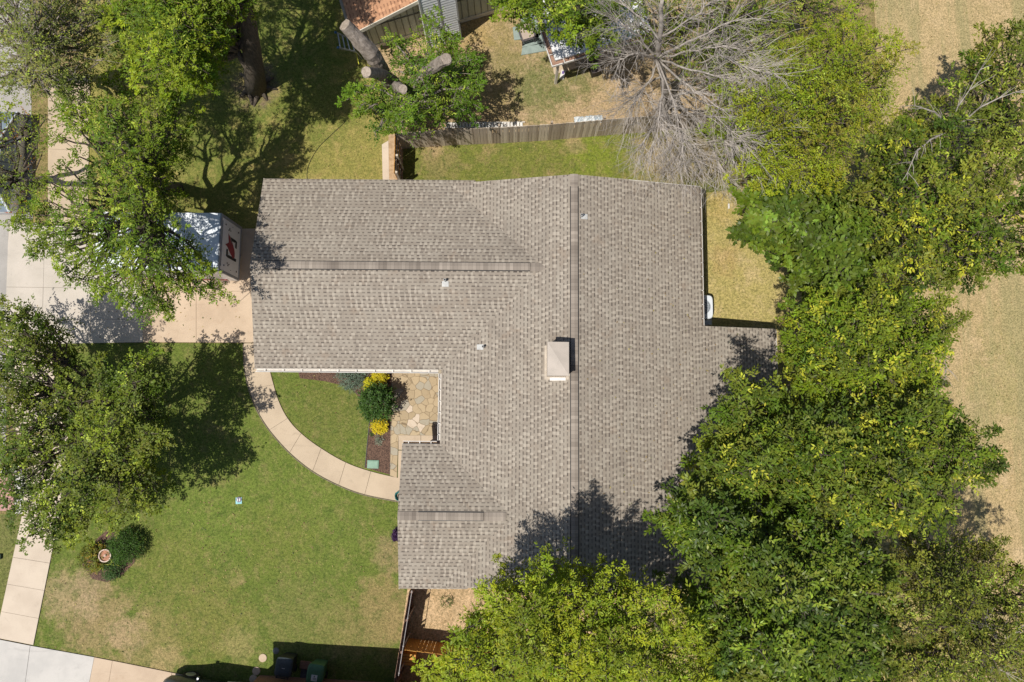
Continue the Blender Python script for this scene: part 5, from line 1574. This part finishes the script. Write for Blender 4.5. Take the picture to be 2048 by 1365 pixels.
def step_ladder():
    x, y, _ = at(690, 88, 0.9)
    r = root('step_ladder', 'aluminium ladder with blue feet leaning by the longest sawn limb', 'ladder', (0, 0, 0))
    A = Vector(at(673, 66, 1.2)); B = Vector(at(678, 96, 1.2)); C2 = Vector(at(705, 80, 0.7)); D2 = Vector(at(712, 104, 0.7))
    b1 = mat('blue_plastic', (0.05, 0.16, 0.36), None, 4, 0.5)
    loc = Vector((x, y, 0)); r.location = loc
    for p, q in ((A, C2), (B, D2)):
        rl = MB().beam(p - loc, q - loc, 0.05, 0.07).build('rail', M['metal'], r)
        e = (p - q).normalized()
        MB().beam(p - loc, p - loc + e * 0.09, 0.065, 0.085).build('foot', b1, rl)
    for f in (0.08, 0.36, 0.64, 0.92):
        MB().beam(A.lerp(C2, f) - loc, B.lerp(D2, f) - loc, 0.05, 0.03).build('rung', M['metal'], r)
    # back legs to the ground
    for p in (C2, D2): MB().beam(p - loc, Vector((p.x + 0.15, p.y, 0)) - loc, 0.03, 0.03).build('leg', M['metal'], r)
    s = MB().beam(at(711, 102, 0.7), at(718, 130, 0.6), 0.035, 0.02).build('strap', mat('yellow_strap', (0.6, 0.58, 0.06)))
    tag(s, 'yellow strap hanging between the ladder and the sawn limb below it', 'strap')


step_ladder()


# ------------------------------------------------------------------ bins
def bin_(name, label, px, py, rz, bodym, lidm, sticker=False):
    x, y, _ = at(px, py, 0)
    r = root(name, label, 'bin', (x, y, 0), rz)
    V = []; w0, w1 = 0.25, 0.32
    for (w_, d_, z) in ((0.24, 0.27, 0.06), (0.32, 0.36, 0.98)):
        V += [(-w_, -d_, z), (w_, -d_, z), (w_, d_, z), (-w_, d_, z)]
    MB().add(V, [(0, 3, 2, 1), (4, 5, 6, 7), (0, 1, 5, 4), (1, 2, 6, 5), (2, 3, 7, 6), (3, 0, 4, 7)]).build('body', bodym, r, bevel=0.03)
    lid = MB()
    P = []
    for (k, z) in ((1.0, 0.985), (1.0, 1.03), (0.8, 1.08), (0.5, 1.1)):
        for a in range(16):
            t = 2 * math.pi * a / 16; cx = math.copysign(abs(math.cos(t)) ** 0.4, math.cos(t)); cy = math.copysign(abs(math.sin(t)) ** 0.4, math.sin(t))
            P.append((cx * 0.345 * k, cy * 0.39 * k, z))
    lid.add(P, [(i * 16 + a, i * 16 + (a + 1) % 16, (i + 1) * 16 + (a + 1) % 16, (i + 1) * 16 + a) for i in range(3) for a in range(16)] + [tuple(range(48, 64)), tuple(range(16))[::-1]])
    lo = lid.build('lid', lidm, r)
    if sticker:
        MB().box(-0.12, 0.12, 0.0, 0.24, 1.102, 1.106).build('sticker', M['white'], lo)
        k = M['pipe']
        MB().box(-0.09, 0.03, 0.17, 0.19, 1.107, 1.109).box(-0.09, 0.05, 0.12, 0.14, 1.107, 1.109).box(-0.02, 0.02, 0.03, 0.09, 1.107, 1.109).build('print', k, lo)
    else:
        MB().box(-0.08, 0.05, 0.0, 0.02, 1.102, 1.105).build('print', M['metal'], lo)
    MB().tube([(-0.25, 0.43, 1.0), (0.25, 0.43, 1.0)], 0.018, 8).box(-0.26, -0.22, 0.38, 0.44, 0.98, 1.02).box(0.22, 0.26, 0.38, 0.44, 0.98, 1.02).build('handle', bodym, r)
    for s in (-1, 1):
        MB().tube([(s * 0.22, 0.3, 0.12), (s * 0.30, 0.3, 0.12)], 0.12, 16).build('wheel', M['rubber'], r)


bk = mat('bin_black', (0.028, 0.034, 0.038), (0.02, 0.024, 0.028), 5, 0.5)
bk2 = mat('bin_lid_dark', (0.045, 0.055, 0.062), (0.03, 0.04, 0.045), 5, 0.5)
gb = mat('bin_green', (0.06, 0.15, 0.075), (0.05, 0.12, 0.06), 5, 0.5)
bin_('wheeled_bin', 'black wheeled bin with domed dark lid standing in shade at the bottom edge', 583, 1318, 3.0, bk, bk2)
bin_('wheeled_bin', 'green wheeled bin with a white sticker on its lid at the bottom edge', 644, 1331, 3.0, gb, gb, True)
o = box_thing('brick_planter', 'low row of brick pavers between the black bin and the green bin', 'planter', 613, 1330, 0.5, 0.3, 0.1, M['brick'], -0.14)
o = box_thing('folded_mat', 'dark flat mat lying between the two bins', 'mat', 613, 1350, 0.5, 0.6, 0.04, M['pipe'], -0.14)


# ------------------------------------------------------------------ small garden things
def planter():
    zt = 0.62
    x, y, _ = at(209, 1112, zt)
    r = root('planter_pot', 'round cream-rimmed terracotta planter pot with a pale centre standing among the shrubs', 'pot', (x, y, 0))
    s = 12.5 / PXF * (CAMH - zt)
    mb = MB().lathe([(s * 0.62, 0.0), (s * 0.7, 0.1), (s * 0.86, 0.4), (s, 0.56), (s, zt), (s * 0.84, zt), (s * 0.8, zt - 0.08), (0.01, zt - 0.085)], 0, 0, 28)
    mb.build('pot', mat('pot_cream', (0.62, 0.5, 0.42), (0.52, 0.38, 0.3), 6, 0.7), r, smooth=False)
    MB().lathe([(s * 0.79, zt - 0.08), (s * 0.79, zt - 0.06), (0.01, zt - 0.06)], 0, 0, 24).build('soil', mat('terracotta_soil', (0.42, 0.2, 0.12), (0.28, 0.13, 0.08), 14), r)
    MB().lathe([(s * 0.22, zt - 0.07), (s * 0.22, zt - 0.02), (s * 0.1, zt)], 0, 0, 14).build('centre_knob', mat('knob', (0.6, 0.42, 0.33)), r)
    rs = np.random.RandomState(3)
    a = leaf_cloud(rs, np.array([(0.02, -s * 1.5, 0.35), (-0.1, -s * 1.3, 0.35), (0.3, -s * 1.2, 0.3)]), np.array([0.16] * 3), np.array([(0.36, 0.42, 0.06)] * 3), 9, 0.26, 0.03)
    leaves_mesh('trailing_leaves', *a, M['leaf'], r)


planter()


def lidbox(name, label, cat, px, py, w_, d_, m, rz=0.0, h=0.05):
    x, y, _ = at(px, py, 0.05)
    r = root(name, label, cat, (x, y, 0), rz)
    MB().box(-w_ / 2, w_ / 2, -d_ / 2, d_ / 2, 0, h).build('rim', m, r, bevel=0.02)
    MB().box(-w_ * .42, w_ * .42, -d_ * .4, d_ * .4, h + 0.002, h + 0.014).build('lid', m, r, bevel=0.006)
    return r


lidbox('valve_box', 'pale green irrigation valve box lid in the mulch at the end of the flower bed', 'valve box', 746, 929, 0.5, 0.36,
       mat('valve_green', (0.2, 0.33, 0.24), (0.17, 0.28, 0.2), 5, 0.6), -0.03, 0.07)


def lawn_box():
    x, y, _ = at(478, 1001)
    r = root('meter_cover', 'small square cyan-edged cover with a dark round lid set in the front lawn', 'meter cover', (x, y, 0), 0.05)
    MB().box(-0.13, 0.13, -0.15, 0.12, 0, 0.03).build('frame', mat('cyan_plastic', (0.22, 0.55, 0.6), None, 4, 0.5), r)
    MB().lathe([(0.115, 0.03), (0.115, 0.045), (0.02, 0.05)], 0.01, 0.03, 20).build('lid', mat('lid_grey', (0.2, 0.17, 0.24), (0.08, 0.09, 0.14), 22, 0.6), r)
    MB().box(-0.06, -0.03, -0.04, 0.08, 0.046, 0.056).box(0.03, 0.06, -0.04, 0.08, 0.046, 0.056).build('bolt', M['white'], r)


lawn_box()


def hose_reel():
    x, y, _ = at(800, 993, 0.2)
    r = root('garden_hose', 'coiled teal garden hose at the corner of the house beside the walk', 'hose', (x, y, 0))
    P = []
    for i in range(100):
        a = i * 0.35; rad = 0.16 + 0.012 * math.sin(i * 1.7) + 0.0006 * i
        P.append((math.cos(a) * rad, math.sin(a) * rad, 0.07 + 0.0016 * i))
    MB().tube(P, 0.016, 6).build('coil', mat('hose_teal', (0.02, 0.16, 0.15), None, 5, 0.4), r, smooth=True)
    MB().lathe([(0.12, 0.05), (0.12, 0.06), (0.05, 0.28), (0.01, 0.28)], 0, 0, 14).build('holder', M['black'], r)


hose_reel()


def ac_unit():
    x, y, _ = at(1405, 614, 0.85)
    r = root('air_conditioner', 'white outdoor air conditioning unit half under the east eave of the house', 'air conditioner', (x, y, 0), -HR)
    s = 0.46; H = 0.85
    def rr(k, z, n=32, p=0.35):
        return [(math.copysign(abs(math.cos(2 * math.pi * i / n)) ** p, math.cos(2 * math.pi * i / n)) * s * k, math.copysign(abs(math.sin(2 * math.pi * i / n)) ** p, math.sin(2 * math.pi * i / n)) * s * k * 1.12, z) for i in range(n)]
    n = 32; V = rr(1, 0.06) + rr(1, H - 0.04) + rr(0.95, H)
    MB().add(V, [(i, (i + 1) % n, n + (i + 1) % n, n + i) for i in range(n)] + [(n + i, n + (i + 1) % n, 2 * n + (i + 1) % n, 2 * n + i) for i in range(n)] + [tuple(range(2 * n, 3 * n)), tuple(range(n))[::-1]]) \
        .build('casing', mat('ac_white', (0.62, 0.66, 0.7), (0.56, 0.6, 0.64), 2, 0.4), r)
    MB().lathe([(0.33, H + 0.002), (0.33, H + 0.012), (0.02, H + 0.014)], 0, 0, 28).build('fan_well', mat('fan_dark', (0.16, 0.18, 0.2)), r)
    g = MB()
    for q in (0.1, 0.18, 0.26, 0.33):
        g.tube([(math.cos(k * math.pi / 16) * q, math.sin(k * math.pi / 16) * q, H + 0.035) for k in range(33)], 0.008, 4, False)
    for k in range(8):
        a = k * math.pi / 8
        g.tube([(math.cos(a) * 0.34, math.sin(a) * 0.34, H + 0.03), (-math.cos(a) * 0.34, -math.sin(a) * 0.34, H + 0.03)], 0.006, 4)
    g.build('grille', mat('grille_grey', (0.5, 0.53, 0.56)), r)
    MB().box(-0.6, 0.62, -0.68, 0.6, 0, 0.06).build('pad', M['conc_pale'], r)
    return r


ac_unit()
# electrical box below the unit
o = box_thing('utility_box', 'grey metal utility box below the air conditioner at the inner corner of the eaves', 'utility box', 1406, 650, 0.3, 0.2, 0.7, M['metal'], -HR)
# downspout elbow lying on the lawn
x, y, _ = at(1457, 414)
mb = MB().tube([(0, -0.1, 0.04), (0, 0.12, 0.05)], 0.045, 8)
o = mb.build('downspout_elbow', M['white']); o.location = (x, y, 0); tag(o, 'short white pipe end lying on the lawn near the northeast roof corner', 'pipe')

for i, (px, py, lb) in enumerate([(526, 1316, 'round pinkish stepping stone in full sun, uppermost of the three'), (513, 1342, 'round stepping stone half in shade, in the middle of the three'),
                                  (507, 1358, 'round stepping stone in full shade, nearest the bottom edge')]):
    x, y, _ = at(px, py)
    o = MB().lathe([(0.17, 0), (0.165, 0.035), (0.15, 0.04)], 0, 0, 20).build('stepping_stone', M['conc_warm'])
    o.location = (x, y, 0); tag(o, lb, 'stepping stone', 'round stepping stones in the lawn')
x, y, _ = at(552, 1302)
o = MB().lathe([(0.14, 0), (0.13, 0.02), (0.03, 0.05)], 0, 0, 14).build('sprinkler_cover', mat('sprinkler_grey', (0.2, 0.2, 0.19))); o.location = (x, y, 0)
tag(o, 'small grey disc in the shaded grass above the black bin', 'sprinkler cover')

cab = MB().tube([at(px, py, 0.02) for px, py in fine([(616, 372), (614, 345), (622, 320), (640, 292), (665, 268), (692, 242)], 6)], 0.011, 5).build('cable', M['black'])
tag(cab, 'thin black cable curving across the side lawn to the house', 'cable')
x, y, _ = at(3, 1113)
o = box_thing('dark_edge_box', 'small dark green box at the left edge beside the pavement', 'box', 0, 1113, 0.22, 0.2, 0.12, mat('dark_green_box', (0.03, 0.05, 0.03)))  # a solid box, dark green in itself
o.name = 'ground_box'


# ------------------------------------------------------------------ fallen leaves
def litter():
    rs = np.random.RandomState(77); rg = random.Random(77)
    P = []; 
    spots = [(300, 1150, 220, 260), (640, 1130, 260, 160), (640, 840, 70, 160), (640, 300, 130, 110), (1450, 520, 70, 300), (1100, 320, 300, 50), (1080, 180, 130, 110),
             (1950, 900, 130, 500), (1900, 60, 200, 90), (250, 640, 260, 60), (60, 1180, 60, 160)]
    for (cx, cy, wx, wy) in spots:
        for _ in range(int(wx * wy / 260)):
            a = at(cx + rg.uniform(-wx, wx) * 0.9, cy + rg.uniform(-wy, wy) * 0.6, 0)
            P.append((a[0], a[1], 0.03 + (0.03 if cy == 640 else 0)))
    for _ in range(260):
        px, py = 1160 + 380 * rg.random() ** 0.6, rg.uniform(420, 1080)
        if px > 1395 and py < 665: continue
        a = at(px, py, 3.1); xh = a[0] * math.cos(HR) - a[1] * math.sin(HR)
        z = 3.9175 - 0.25 * (xh - 2.36)
        P.append((a[0], a[1], z + 0.012))
    P = np.array(P); n = len(P)
    D = rs.normal(size=(n, 3)); D[:, 2] *= 0.1
    N = rs.normal(size=(n, 3)) * 0.2; N[:, 2] += 1
    pal = np.array([(0.34, 0.25, 0.11), (0.22, 0.14, 0.06), (0.42, 0.36, 0.12), (0.13, 0.15, 0.04)])
    COL = pal[rs.randint(0, 4, n)] * rs.uniform(0.7, 1.2, n)[:, None]
    o = leaves_mesh('fallen_leaves', P, D, N, rs.uniform(0.05, 0.11, n), rs.uniform(0.03, 0.05, n), COL, M['leaf'], None)
    o['kind'] = 'stuff'


litter()
